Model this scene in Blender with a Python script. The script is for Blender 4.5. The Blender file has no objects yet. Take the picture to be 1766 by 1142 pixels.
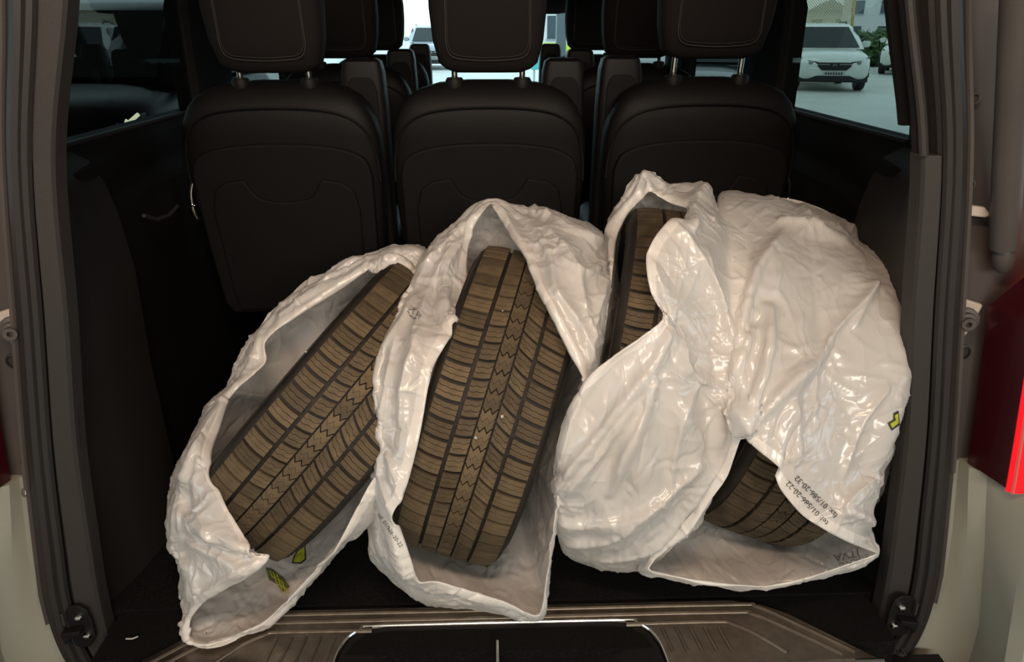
import bpy, bmesh, math, random
import numpy as np
from mathutils import Vector, Matrix
from mathutils.bvhtree import BVHTree
random.seed(7); rng = np.random.default_rng(7)
scn = bpy.context.scene
COL = scn.collection
# ---------------------------------------------------------------- camera
F = 1300.0; PITCH = math.radians(21.8); YAW = math.radians(1.9); CAM = np.array([0, 0, 1.5])
fw = np.array([math.sin(YAW)*math.cos(PITCH), math.cos(YAW)*math.cos(PITCH), -math.sin(PITCH)])
rt = np.array([math.cos(YAW), -math.sin(YAW), 0.0]); up = np.cross(rt, fw)
cd = bpy.data.cameras.new('camera'); cam = bpy.data.objects.new('camera', cd); COL.objects.link(cam)
cd.sensor_width = 36; cd.lens = 36*F/1766; cd.clip_start = 0.05; cd.clip_end = 300
cam.matrix_world = Matrix(((rt[0], up[0], -fw[0], CAM[0]), (rt[1], up[1], -fw[1], CAM[1]), (rt[2], up[2], -fw[2], CAM[2]), (0, 0, 0, 1)))
scn.camera = cam
# ---------------------------------------------------------------- world, exposure, large lights
scn.view_settings.view_transform = 'Standard'; scn.view_settings.look = 'None'
scn.view_settings.gamma = 1; scn.view_settings.use_curve_mapping = False
scn.view_settings.exposure = 0.15
w = bpy.data.worlds.new('sky'); scn.world = w; w.use_nodes = True
bg = w.node_tree.nodes['Background']; bg.inputs[0].default_value = (0.70, 0.89, 1.0, 1); bg.inputs[1].default_value = 2.2

def area(name, loc, target, size, size_y, power, col):
    l = bpy.data.lights.new(name, 'AREA'); l.shape = 'RECTANGLE'; l.size = size; l.size_y = size_y; l.energy = power; l.color = col
    o = bpy.data.objects.new(name, l); COL.objects.link(o); o.location = loc
    o.rotation_euler = (Vector(target)-Vector(loc)).to_track_quat('-Z', 'Y').to_euler()
    return o
area('tailgate_lamp_light', (-0.05, 0.06, 2.03), (0.05, 1.25, 0.85), 0.55, 0.12, 14.0, (1.0, 0.70, 0.50))
area('hall_tube_light', (0.3, -4.6, 2.70), (0, 1.0, 0.9), 5.0, 1.0, 285.0, (1.0, 0.92, 0.80))  # fill light added behind the camera to brighten the bags and their insides

# ---------------------------------------------------------------- helpers
def ray(x, y): return fw + rt*(x-883)/F - up*(y-571)/F
def atY(x, y, v): d = ray(x, y); return CAM + d*(v/d[1])
def atZ(x, y, v): d = ray(x, y); return CAM + d*((v-1.5)/d[2])
def atD(x, y, v): return CAM + ray(x, y)*v
def proj(P):
    q = np.asarray(P)-CAM; z = q@fw
    return np.stack([883+F*(q@rt)/z, 571-F*(q@up)/z], -1)

def node(nt, t, **kw):
    n = nt.nodes.new(t)
    for k, v in kw.items():
        if k.startswith('_'): setattr(n, k[1:], v)
        else: n.inputs[k].default_value = v
    return n
def mat(name, col, rough=0.5, metal=0.0, col2=None, scale=20.0, bump=0.0, bscale=200.0, detail=4.0, spec=0.35, emit=None, estr=0.0, coat=0.0, sharp=None):
    m = bpy.data.materials.new(name); m.use_nodes = True; nt = m.node_tree; b = nt.nodes['Principled BSDF']
    b.inputs['Base Color'].default_value = (*col, 1); b.inputs['Roughness'].default_value = rough; b.inputs['Metallic'].default_value = metal
    b.inputs['Specular IOR Level'].default_value = spec; b.inputs['Coat Weight'].default_value = coat
    tc = None
    if col2 is not None or bump:
        tc = nt.nodes.new('ShaderNodeTexCoord')
    if col2 is not None:
        n = node(nt, 'ShaderNodeTexNoise', Scale=scale, Detail=detail); nt.links.new(tc.outputs['Object'], n.inputs['Vector'])
        r = nt.nodes.new('ShaderNodeValToRGB'); a, z = sharp or (.35, .65)
        r.color_ramp.elements[0].position = a; r.color_ramp.elements[1].position = z
        r.color_ramp.elements[0].color = (*col, 1); r.color_ramp.elements[1].color = (*col2, 1)
        nt.links.new(n.outputs['Fac'], r.inputs[0]); nt.links.new(r.outputs[0], b.inputs['Base Color'])
    if bump:
        n = node(nt, 'ShaderNodeTexNoise', Scale=bscale, Detail=3.0); nt.links.new(tc.outputs['Object'], n.inputs['Vector'])
        bp = node(nt, 'ShaderNodeBump', Strength=bump, Distance=0.002); nt.links.new(n.outputs['Fac'], bp.inputs['Height']); nt.links.new(bp.outputs[0], b.inputs['Normal'])
    if emit is not None:
        b.inputs['Emission Color'].default_value = (*emit, 1); b.inputs['Emission Strength'].default_value = estr
    return m
def glass(name, tint, alpha_reflect=0.06, rough=0.0):
    m = bpy.data.materials.new(name); m.use_nodes = True; nt = m.node_tree; nt.nodes.remove(nt.nodes['Principled BSDF'])
    t = node(nt, 'ShaderNodeBsdfTransparent', Color=(*tint, 1)); g = node(nt, 'ShaderNodeBsdfGlossy', Roughness=rough)
    lw = node(nt, 'ShaderNodeLayerWeight', Blend=.5); pw = node(nt, 'ShaderNodeMath', _operation='POWER'); pw.inputs[1].default_value = 4.0
    nt.links.new(lw.outputs['Facing'], pw.inputs[0]); fr = node(nt, 'ShaderNodeMath', _operation='MULTIPLY_ADD'); fr.inputs[1].default_value = .35; fr.inputs[2].default_value = .02
    nt.links.new(pw.outputs[0], fr.inputs[0])
    mx = nt.nodes.new('ShaderNodeMixShader'); nt.links.new(fr.outputs[0], mx.inputs[0]); nt.links.new(t.outputs[0], mx.inputs[1]); nt.links.new(g.outputs[0], mx.inputs[2])
    nt.links.new(mx.outputs[0], nt.nodes['Material Output'].inputs[0])
    return m
M = {}
M['plastic'] = mat('black interior plastic', (.007, .0065, .0065), .5, bump=.25, bscale=900, spec=.16)
M['plastic_grey'] = mat('dark grey grained plastic', (.025, .022, .0205), .55, bump=.3, bscale=900)
M['plastic_pillar'] = mat('anthracite pillar plastic', (.015, .0135, .013), .55, bump=.3, bscale=900)
M['panel'] = mat('black side panel', (.0055, .005, .005), .65, bump=.3, bscale=700, spec=.16)
M['fabric'] = mat('black seat leather', (.0065, .0058, .0055), .55, bump=.35, bscale=500, spec=.16)
M['headfab'] = mat('black headrest fabric', (.0105, .0085, .008), .8, bump=.4, bscale=900, spec=.16)
M['shell'] = mat('black seat shell', (.0055, .0052, .005), .65, bump=.3, bscale=900, spec=.16)
M['stitch'] = mat('grey thread', (.035, .03, .027), .8)
M['rubber'] = mat('black seal rubber', (.017, .015, .0145), .5)
M['chrome'] = mat('chrome', (.75, .74, .72), .12, 1.0)
M['steel'] = mat('brushed sill steel', (.27, .23, .185), .38, 1.0, col2=(.22, .185, .15), scale=60, bump=.05, bscale=600)
M['bolt'] = mat('zinc bolt', (.42, .40, .38), .35, 1.0)
M['carpet'] = mat('black load carpet', (.004, .004, .004), .95, col2=(.016, .015, .014), scale=420, bump=.9, bscale=500, sharp=(.5, .75), spec=.1)
M['flange'] = mat('primer grey flange', (.058, .050, .047), .5, col2=(.048, .042, .039), scale=9)
M['paint'] = mat('silver white body paint', (.25, .255, .215), .35, coat=.4)
M['cream'] = mat('painted edge', (.40, .36, .31), .4, coat=.3)
M['lampred'] = mat('lit red lamp lens', (.55, .0, .004), .15, coat=.5, emit=(1.0, .002, .008), estr=1.1)
M['lampmar'] = mat('dark red lamp side', (.030, .001, .003), .35, coat=.4)
M['lampclear'] = mat('pink lamp lens', (.5, .10, .09), .2, coat=.5, emit=(1, .08, .06), estr=.12)
M['lamporange'] = mat('orange lamp line', (.9, .2, .01), .3, emit=(1, .25, .02), estr=2.2)
M['sideglass'] = glass('tinted side glass', (.50, .545, .525))
M['windscreen'] = glass('windscreen glass', (.90, .95, .94))
M['tarmac'] = mat('pale tiled yard floor', (.52, .52, .47), .5, col2=(.44, .45, .42), scale=.8)
M['concrete'] = mat('hall concrete', (.40, .39, .36), .8)
M['ceil'] = mat('hall ceiling', (.22, .21, .20), .8)

class MB:
    def __init__(s): s.v = []; s.f = []
    def add(s, vs, fs):
        o = len(s.v); s.v += [tuple(map(float, p)) for p in vs]; s.f += [tuple(i+o for i in f) for f in fs]; return s
    def box(s, c, d, R=None):
        x, y, z = [k/2 for k in d]
        vs = [Vector((a*x, b*y, e*z)) for a in (-1, 1) for b in (-1, 1) for e in (-1, 1)]
        if R is not None: vs = [R @ p for p in vs]
        vs = [p+Vector(c) for p in vs]
        return s.add(vs, [(0, 1, 3, 2), (4, 6, 7, 5), (0, 4, 5, 1), (2, 3, 7, 6), (0, 2, 6, 4), (1, 5, 7, 3)])
    def loft(s, rings, closed=True, cap=True):
        n = len(rings[0]); vs = [p for r in rings for p in r]; fs = []
        for i in range(len(rings)-1):
            for j in range(n if closed else n-1):
                k = (j+1) % n; fs.append((i*n+j, i*n+k, (i+1)*n+k, (i+1)*n+j))
        if cap and closed:
            fs.append(tuple(reversed(range(n)))); fs.append(tuple(range((len(rings)-1)*n, len(rings)*n)))
        return s.add(vs, fs)
    def tube(s, pts, r, n=8, closed=False):
        pts = [Vector(p) for p in pts]; rings = []; N = len(pts)
        for i, p in enumerate(pts):
            a = pts[(i-1) % N] if (closed or i > 0) else p; b = pts[(i+1) % N] if (closed or i < N-1) else p
            t = (b-a).normalized(); h = Vector((0, 0, 1)) if abs(t.z) < .9 else Vector((0, 1, 0))
            e1 = t.cross(h).normalized(); e2 = t.cross(e1); rr = r[i] if isinstance(r, (list, tuple)) else r
            rings.append([p+e1*(math.cos(2*math.pi*k/n)*rr)+e2*(math.sin(2*math.pi*k/n)*rr) for k in range(n)])
        if closed: rings.append(rings[0])
        return s.loft(rings, True, not closed)
    def prism(s, pts, off):
        n = len(pts); pts = [Vector(p) for p in pts]; off = Vector(off)
        return s.add(pts+[p+off for p in pts], [tuple(reversed(range(n))), tuple(range(n, 2*n))]+[(i, (i+1) % n, n+(i+1) % n, n+i) for i in range(n)])
    def lathe(s, prof, n=16, c=(0, 0, 0), axis=(0, 0, 1)):
        q = Vector((0, 0, 1)).rotation_difference(Vector(axis).normalized())
        rings = [[Vector(c)+q @ Vector((r*math.cos(2*math.pi*k/n), r*math.sin(2*math.pi*k/n), z)) for k in range(n)] for r, z in prof]
        return s.loft(rings)
    def mesh(s, name, smooth=40, fix=True):
        me = bpy.data.meshes.new(name); me.from_pydata(s.v, [], s.f); me.update()
        if fix:
            bm = bmesh.new(); bm.from_mesh(me); bmesh.ops.recalc_face_normals(bm, faces=bm.faces); bm.to_mesh(me); bm.free()
        if smooth:
            me.shade_smooth(); me.set_sharp_from_angle(angle=math.radians(smooth))
        return me
def link(name, me, m, parent=None, smooth=None):
    o = bpy.data.objects.new(name, me); COL.objects.link(o)
    if m is not None and not me.materials: me.materials.append(m)
    if parent is not None: o.parent = parent
    return o
def obj(name, mb, m, parent=None, smooth=40, bevel=0, segs=2):
    o = link(name, mb.mesh(name, smooth), m, parent)
    if bevel:
        b = o.modifiers.new('bevel', 'BEVEL'); b.width = bevel; b.segments = segs; b.limit_method = 'ANGLE'; b.angle_limit = math.radians(35)
    return o
def empty(name, loc=(0, 0, 0), rz=0.0):
    o = bpy.data.objects.new(name, None); COL.objects.link(o); o.location = loc; o.rotation_euler = (0, 0, rz); o.empty_display_size = .05; return o
def tag(o, label, cat, group=None):
    o['label'] = label; o['category'] = cat
    if group: o['group'] = group
    return o
def struct(o, label=None):
    o['kind'] = 'structure'
    if label: o['label'] = label
    return o
def copytree(o, parent=None):
    c = o.copy(); COL.objects.link(c); c.parent = parent
    for ch in o.children: copytree(ch, c)
    return c
def sell(cx, cy, z, a, b, p=4.0, n=40):     # superellipse ring at height z
    out = []
    for k in range(n):
        t = 2*math.pi*k/n; c, s_ = math.cos(t), math.sin(t)
        out.append((cx+a*math.copysign(abs(c)**(2/p), c), cy+b*math.copysign(abs(s_)**(2/p), s_), z))
    return out
def lerp(x, xs, ys): return float(np.interp(x, xs, ys))
FL = 0.58   # load floor height
# ================================================================ the place: yard, added roof that blocks the sky
o = obj('floor', MB().box((0, 12, -.02), (400, 400, .04)), M['tarmac']); o.name = 'floor_yard'; struct(o, 'pale grey tiled yard floor around the van')
o = obj('hall_canopy', MB().box((0, 2.75, 4.15), (22, 16.5, .2)), M['ceil']); o.name = 'ceiling_hall'; struct(o, 'hall roof over the van')  # unseen slab added to cut sky light, keeps seats and black car dark
o = obj('wall_hall', MB().box((0, -5.5, 2.0), (22, .2, 4.2)), M['concrete']); o.name = 'wall_hall'; struct(o, 'hall wall behind the van')

t = empty('hall_lamp', (.3, -4.66, 2.70)); tag(t, 'long hall lamp on the wall behind the van', 'lamp')  # fixture made up to stand behind the added fill light
obj('housing', MB().box((0, -.05, 0), (5.1, .08, 1.1)), M['concrete'], t, 0, bevel=.01); obj('bracket', MB().box((0, -.26, 0), (.3, .36, .3)), M['concrete'], t, 0)
# ================================================================ van shell
VX = 0.012
def cr(pts, n):
    P = np.array(pts, float); L = len(P); out = []
    for i in range(L-1):
        p0, p1, p2, p3 = P[max(i-1, 0)], P[i], P[i+1], P[min(i+2, L-1)]
        for k in range(n):
            t = k/n
            out.append(.5*((2*p1)+(p2-p0)*t+(2*p0-5*p1+4*p2-p3)*t*t+(3*p1-p0-3*p2+p3)*t**3))
    out.append(P[-1]); return np.array(out)
OUT = cr([(.40, 1.95), (.53, 1.75), (.575, 1.53), (.62, 1.345), (.658, 1.13), (.694, .92), (.720, .74), (.731, .65), (.730, .56), (.712, .49), (.67, .455), (.60, .445)], 6)
INN = cr([(.33, 1.95), (.45, 1.75), (.511, 1.53), (.567, 1.345), (.597, 1.13), (.629, .92), (.645, .74), (.652, .65), (.654, .57), (.650, .525), (.635, .50), (.60, .49)], 6)
IZ = lambda z: lerp(-z, -INN[:50, 1], INN[:50, 0])
OZ = lambda z: lerp(-z, -OUT[:50, 1], OUT[:50, 0])
def across(i, f, y, s): # a point on the opening ring, f = 0 inner edge .. 1 outer edge
    p = INN[i]*(1-f)+OUT[i]*f; return (VX+s*p[0], y, p[1])
def strip(mb, s, idx, prof):
    mb.loft([[across(i, f, y, s) for f, y in prof] for i in idx], closed=True, cap=True)
zi = lambda z: int(np.argmin(np.abs(INN[:50, 1]-z)))
NI = len(INN)
def wall_prof(z):
    return lerp(z, [.56, .9, 1.16, 1.19, 1.20, 1.21, 1.235, 1.268, 1.282, 1.294, 1.312], [.655, .665, .660, .663, .672, .690, .690, .676, .680, .715, .735])
ZW = [.56, .75, .9, 1.03, 1.16, 1.19, 1.20, 1.21, 1.235, 1.268, 1.282, 1.294, 1.312]
def build_side(s, side):
    # inner wall (lower panel) swept along the van
    wm = MB(); ys = [1.16, 1.3, 1.6, 2.2, 3.0, 4.0, 4.7]
    rings = []
    for y in ys:
        k = lerp(y, [1.3, 1.62], [0, .062])
        inner = [(VX+s*min(wall_prof(z)+k, .738), y, z) for z in ZW]
        rings.append(inner+[(VX+s*.80, y, 1.312), (VX+s*.80, y, .56)])
    wm.loft(rings)
    wall = obj('wall_'+side, wm, M['panel'], None, 35); struct(wall, 'black plastic side panel of the load bay, '+side)
    # rear pillar lining: opening edge -> window edge
    pm = MB(); rings = []
    for z in [1.95, 1.85, 1.75, 1.65, 1.55, 1.45, 1.40, 1.345, 1.33, 1.31, 1.29, 1.25, 1.20, 1.1, 1.0, .9, .8, .7, .62, .565]:
        xi = IZ(z); yw = lerp(z, [1.32, 1.95], [1.345, 1.56]) if z >= 1.31 else 1.34
        xe = .738 if z >= 1.30 else wall_prof(z)-.006
        if z > 1.6: xe = lerp(z, [1.6, 1.95], [.738, .55])
        a = [(xi+.000, 1.012), (xi+.004, 1.03), (xi+.018, 1.06), (xi+(xe-xi)*.55, 1.14), (xe-.012, 1.25), (xe, yw), (xe+.03, yw), (xe+.06, 1.2), (xi+.1, 1.05)]
        rings.append([(VX+s*x, y, z) for x, y in a])
    pm.loft(rings)
    struct(obj('trim_3' if s < 0 else 'trim_4', pm, M['plastic_pillar'], None, 50), 'rear pillar lining beside the %s window' % side)
    # C and B pillars, roof rail
    for y0, y1, nm in ((1.985, 2.20, 'window_pillar'), (2.98, 3.16, 'window_pillar')):
        m = MB(); m.loft([[(VX+s*(x-k), y, z) for x, y in ((.695, y0+.10), (.727, y0+.01), (.74, y0), (.78, y0), (.78, y1), (.735, y1), (.695, y1-.03))] for z, k in ((1.28, 0), (1.55, .0), (1.72, .06), (1.95, .16))])
        obj('window_pillar', m, M['panel'], wall, 30)
    m = MB(); m.loft([[(VX+s*x, y, z) for x, z in ((.74, 1.62), (.66, 1.72), (.55, 1.80), (.62, 1.95), (.80, 1.70))] for y in (1.3, 4.2)])
    struct(obj('trim_5' if s < 0 else 'trim_6', m, M['panel'], None, 30), 'roof rail lining above the %s windows' % side)
    if s < 0:   # curved reflection ledge / grab recess on the left panel
        pts = [(VX+s*(wall_prof(1.15)-.002), y, z) for y, z in ((1.42, 1.175), (1.47, 1.155), (1.53, 1.15), (1.58, 1.158))]
        obj('recess_lip', MB().tube(pts, .004, 6), M['plastic_grey'], wall)
    # storage net lip / vent slots low on the panel
    for k in range(3):
        yy = 1.27+.018*k
        obj('vent_slot', MB().box((VX+s*(wall_prof(.72)-.001), yy, .735), (.008, .006, .09), Matrix.Rotation(math.radians(-35), 3, 'X')), M['plastic_pillar'], wall)
    # outer skin
    m = MB(); prof = [(.93, .35), (.955, .7), (.95, 1.0), (.925, 1.25), (.80, 1.30), (.80, .35)]
    m.loft([[(VX+s*(x-k), y, z) for x, z in prof] for y, k in ((1.02, .03), (1.2, 0), (4.6, 0), (5.3, .12))])
    obj('body_side', m, M['paint'], wall, 40)
    # ---- frame around the opening: three lining pieces, seal ridges, flange
    t = empty('trim_1' if s < 0 else 'trim_2', (0, 0, 0)); struct(t, 'grey plastic lining and rubber seal framing the tailgate opening on the '+side)
    fA = .52
    cuts = [zi(1.95), zi(1.345), zi(1.131), NI-1]
    idxs = [list(range(0, cuts[1]+1)), list(range(cuts[1], cuts[2]+1)), list(range(cuts[2], NI))]
    for q, ix in enumerate(idxs):
        mb = MB(); f0 = .0
        if s > 0 and q == 0: f0 = .42
        f1 = fA if q else .66
        yo = -.002*q
        strip(mb, s, ix, [(f0, 1.03), (f0, 1.002), (f0+.06, .997), (f1-.08, .993), (f1, .999), (f1, 1.03)])
        obj('lining_piece', mb, M['plastic_grey'], t, 30)
    if s > 0:
        mb = MB(); strip(mb, s, list(range(0, cuts[1])), [(.0, 1.06), (.42, 1.06), (.42, 1.05), (.0, 1.05)]); obj('pillar_recess', mb, M['plastic'], t)
        obj('pillar_bead', MB().tube([across(i, .03, .998, s) for i in range(0, cuts[1]+1)], .006, 8), M['plastic_grey'], t)
        pts = []; rr = []
        for k in range(40):
            p = atY(1598-k*.15, -30+k*2.4, 1.03); pts.append(p); rr.append(.0075 if k % 2 else .0055)
        obj('cable_hose', MB().tube(pts, rr, 10), M['plastic_grey'], t)
        p = atY(1588, 112, 1.035); obj('hose_clip', MB().box(p, (.026, .012, .014), Matrix.Rotation(-.25, 3, 'Y')), M['bolt'], t, bevel=.003)
    for f, r_, y in ((.60, .0085, .990), (.77, .0095, .985), (.92, .0075, .990)):
        obj('seal_ridge', MB().tube([across(i, f if i < NI-12 else f, y, s) for i in range(NI)], r_, 8), M['rubber'], t)
    mb = MB(); strip(mb, s, list(range(NI)), [(.5, 1.004), (1.0, 1.004), (1.0, 1.02), (.5, 1.02)]); obj('seal_base', mb, M['rubber'], t)
    # metal flange outside the seal: steps out to the lamp
    mb = MB(); rings = []
    for z in (1.95, 1.75, 1.6, 1.5, 1.345, 1.2, 1.13, 1.0, .9, .84, .76, .66, .60):
        x = OZ(z); e = lerp(z, [.6, 1.1, 1.5, 1.95], [.80, .755, .74, .62])
        rings.append([(VX+s*a, b, z) for a, b in ((x, .990), (x+.006, .985), (x+.010, .996), (x+.012, 1.015), (e, 1.02), (e+.05, 1.01), (e+.05, 1.08), (x, 1.08))])
    mb.loft(rings); fl = obj('flange', mb, M['flange'], t, 30)
    mb = MB(); mb.tube([(VX+s*(OZ(z)+.004), .985, z) for z in np.linspace(1.9, .86, 30)], .0045, 6); obj('flange_edge', mb, M['flange'], t)
    # bolts, rubber buffer and holes on the flange
    def px3(pl, pr_, y): return atY(*(pl if s < 0 else pr_), y)
    def bolt(pl, pr_, r_, m):
        p = px3(pl, pr_, 1.012)
        b = obj('flange_bolt', MB().lathe([(r_*1.5, 0), (r_*1.5, .003), (r_, .004), (r_, .009), (r_*.6, .010), (r_*.5, .006)], 14, p, (0, -1, .15)), m, t, 30); return b
    bolt((12, 165), (1675, 170), .0075, M['flange']); bolt((50, 847), (1632, 826), .0065, M['bolt'])
    bolt((12, 318), (1668, 318), .0065, M['flange'])
    p = px3((24, 566), (1664, 550), 1.0)
    rb = obj('rubber_buffer', MB().lathe([(.018, 0), (.018, .006), (.013, .008), (.013, .016), (.009, .018), (.009, .026), (.004, .026), (.004, .018)], 16, p, (-s*.35, -1, .0)), M['flange'], t, 30)
    obj('buffer_bracket', MB().box((p[0], p[1]+.012, p[2]), (.045, .01, .052), Matrix.Rotation(.3*s, 3, 'Y')), M['cream'], rb, bevel=.004)
    for pl, pr_ in (((25, 622), (1660, 607)), ((50, 797), (1637, 775))):
        p = px3(pl, pr_, 1.013)
        obj('flange_hole', MB().lathe([(.0115, 0), (.0115, .002), (.009, .003), (.009, -.006), (.001, -.006)], 16, p, (-s*.1, -1, 0)), M['rubber'], t, 30)
    # painted edge strip, and white painted piece by the buffer
    if s < 0:
        pts = [atY(18, 362, .99), atY(26, 370, .99), atY(36, 535, .99), atY(30, 535, .99)]
    else:
        pts = [atY(1648, 455, .984), atY(1656, 455, .984), atY(1650, 532, .984), atY(1643, 532, .984)]
    obj('bare_edge', MB().prism(pts, (0, .006, 0)), M['cream'], t)
    # body panel below the lamp
    mb = MB(); rings = []
    for z in (.865, .80, .72, .62, .56, .50, .40, .2):
        x = OZ(max(z, .60)) if z > .6 else .729-.35*(.60-z)
        lo = lerp(z, [.2, .55, .72, .86], [.79, .795, .765, .735])
        hi = lerp(z, [.2, .56, .86], [.80, .805, .80]); yb = lerp(z, [.2, .56, .86], [.84, .86, .90])
        rings.append([(VX+s*a, b, z) for a, b in ((x+.004, 1.0), (x+.03, 1.012), (lo, .99), (lo+.02, .975), (hi-.012, yb+.02), (hi, yb), (hi+.012, yb-.006), (.90, yb+.01), (.955, 1.05), (.95, 1.2), (x, 1.2))])
    mb.loft(rings); obj('body_corner', mb, M['paint'], t, 28)
    return wall, t
wall_l, trim_l = build_side(-1, 'left'); wall_r, trim_r = build_side(1, 'right')
o = obj('floor', MB().box((VX, 2.87, FL-.03), (1.42, 3.66, .06)), M['carpet']); struct(o, 'black carpeted load floor')
m = MB(); m.loft([[(VX+x, y, z) for x, z in ((-.62, 1.86), (-.4, 1.89), (0, 1.90), (.4, 1.89), (.62, 1.86), (.62, 1.97), (-.62, 1.97))] for y in (1.0, 4.05)])
o = obj('ceiling', m, M['panel']); struct(o, 'dark headliner of the van')
def pane(name, pts, m, th, label, band=.03):
    o = obj(name, MB().prism(pts, th), m, None, 0); struct(o, label); return o
for s, side, n in ((-1, 'left', 1), (1, 'right', 2)):
    x = VX+s*.745
    wd = pane('window_%d' % n, [(x, 1.33, 1.306), (x, 2.05, 1.306), (x, 2.05, 1.72), (x, 1.46, 1.72)], M['sideglass'], (s*.005, 0, 0), 'tinted rear side window on the '+side)
    x -= s*.006
    obj('window_rubber', MB().tube([(x, 1.35, 1.313), (x, 2.0, 1.313)], .006, 6), M['rubber'], wd)
    x = VX+s*.745
    pane('window_%d' % (n+2), [(x, 2.15, 1.306), (x, 3.0, 1.306), (x, 3.0, 1.72), (x, 2.15, 1.72)], M['sideglass'], (s*.005, 0, 0), 'tinted sliding door window on the '+side)
    pane('window_%d' % (n+5), [(x, 3.14, 1.28), (x, 4.5, 1.22), (x, 3.95, 1.74), (x, 3.14, 1.74)], M['windscreen'], (s*.005, 0, 0), 'front door window on the '+side)
ws = pane('window_5', [(VX-.76, 4.75, 1.16), (VX+.76, 4.75, 1.16), (VX+.62, 3.98, 1.86), (VX-.62, 3.98, 1.86)], M['windscreen'], (0, .006, .005), 'windscreen at the far end of the van')
for s in (-1, 1):
    obj('windscreen_pillar', MB().tube([(VX+s*.775, 4.78, 1.12), (VX+s*.64, 3.95, 1.88)], .045, 10), M['panel'], ws)
d = MB(); d.loft([[(VX+x, y, z) for y, z in ((4.25, .6), (4.22, 1.10), (4.28, 1.19), (4.4, 1.22), (4.8, 1.17), (4.8, .6))] for x in (-.62, .62)])
o = obj('dashboard', d, M['panel'], None, 40); tag(o, 'black dashboard below the windscreen at the front of the van', 'dashboard')
obj('bonnet', MB().loft([[(VX+x, y, z) for y, z in ((4.8, .4), (4.8, 1.12), (5.2, 1.05), (5.5, .9), (5.6, .6), (5.6, .4))] for x in (-.85, .85)]), M['paint'], ws)
# ================================================================ loading sill
t = empty('sill_plate', (VX, .96, FL)); tag(t, 'ribbed brushed metal loading sill plate along the tailgate opening', 'sill plate')
SZ = .003
def loc(o_, pts): return [Vector(p)-Vector(o_.location) for p in pts]
def plan(pts, z): return [(x+VX, y, z) for x, y in pts]
plate = [(-.60, .885), (-.56, .925), (-.49, .992), (-.45, 1.016), (-.40, 1.028), (.40, 1.028), (.45, 1.016), (.49, .992), (.56, .925), (.60, .885), (.262, .885), (.258, .93), (.247, .962), (.225, .981), (.19, .986), (-.19, .986), (-.225, .981), (-.247, .962), (-.258, .93), (-.262, .885)]
bm = bmesh.new(); vs = [bm.verts.new(Vector(p)-t.location) for p in plan(plate, FL+SZ)]; bm.faces.new(vs)
r_ = bmesh.ops.extrude_face_region(bm, geom=bm.faces[:]); bmesh.ops.translate(bm, vec=(0, 0, -.02), verts=[v for v in r_['geom'] if isinstance(v, bmesh.types.BMVert)])
bmesh.ops.recalc_face_normals(bm, faces=bm.faces); me = bpy.data.meshes.new('plate'); bm.to_mesh(me); bm.free()
pl = link('plate', me, M['steel'], t); b = pl.modifiers.new('b', 'BEVEL'); b.width = .004; b.segments = 2
def rib(pts, r): 
    p3 = loc(t, plan(pts, FL+SZ-.35*r)); obj('rib', MB().tube(cr([tuple(p) for p in p3], 5), r, 8), M['steel'], t)
for k, (dy, dx) in enumerate(((.013, .012), (.031, .034), (.052, .062))):
    y = 1.028-dy; e = .43-dx*.55
    if k < 2:
        rib([(-.575+dx, .905-dy*.2), (-.49+dx*.62, .985-dy*.8), (-e-.015, y-.006), (-e+.03, y), (0, y), (e-.03, y), (e+.015, y-.006), (.49-dx*.62, .985-dy*.8), (.575-dx, .905-dy*.2)], .0045)
    else:
        for s in (-1, 1):
            rib([(s*.21, y-.001), (s*.36, y), (s*.385, y-.006), (s*.42, .944), (s*.455, .905)], .0042)
for s in (-1, 1):
    for k in range(5):
        x = .268+k*.0235; rib([(s*x, .963), (s*(x+.006), .912)], .0042)
    obj('chrome_edge', MB().tube(loc(t, plan([(s*.263, .885), (s*.60, .885)], FL+.0)), .005, 8), M['chrome'], t)
edge = [(.262, .885), (.258, .93), (.247, .962), (.225, .981), (.19, .986), (-.19, .986), (-.225, .981), (-.247, .962), (-.258, .93), (-.262, .885)]
obj('chrome_edge', MB().tube(cr([tuple(p) for p in loc(t, plan(edge, FL+SZ-.001))], 4), .0022, 6), M['chrome'], t)
t = empty('latch_cover', (VX, .90, .50)); tag(t, 'black plastic latch cover set into the middle of the metal sill', 'latch cover')
def ringp(sc, z, dy=0): return loc(t, [(VX+x*sc, .80+(y-.80)*(1 if dy == 0 else dy), z) for x, y in [(.262, .80)]+edge+[(-.262, .80)]])
mb = MB(); mb.loft([ringp(.995, .50), ringp(.995, FL-.003), ringp(.985, FL-.001), ringp(.96, FL-.004, .965), ringp(.80, FL-.006, .93), ringp(.72, FL-.020, .80), ringp(.70, FL-.021, .70)]); obj('body', mb, M['plastic'], t, 30)
p = atZ(858, 1125, FL+.004); obj('latch_pin', MB().tube(loc(t, [(p[0], p[1]+.022, FL-.005), (p[0], p[1]+.020, FL+.006), (p[0], p[1]-.06, FL+.004)]), .0035, 10), M['chrome'], t)
o = obj('bumper', MB().loft([[(VX+x, y, z) for y, z in ((.884, .495), (.80, .495), (.74, .48), (.72, .42), (.74, .3), (.98, .3), (.98, .495))] for x in (-.76, -.6, .6, .76)]), M['plastic'], None, 30); tag(o, 'rear bumper below the loading sill', 'bumper')

o = obj('floor_edge', MB().box((VX, .985, .52), (1.29, .11, .112)), M['carpet'], bpy.data.objects['floor'])
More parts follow.
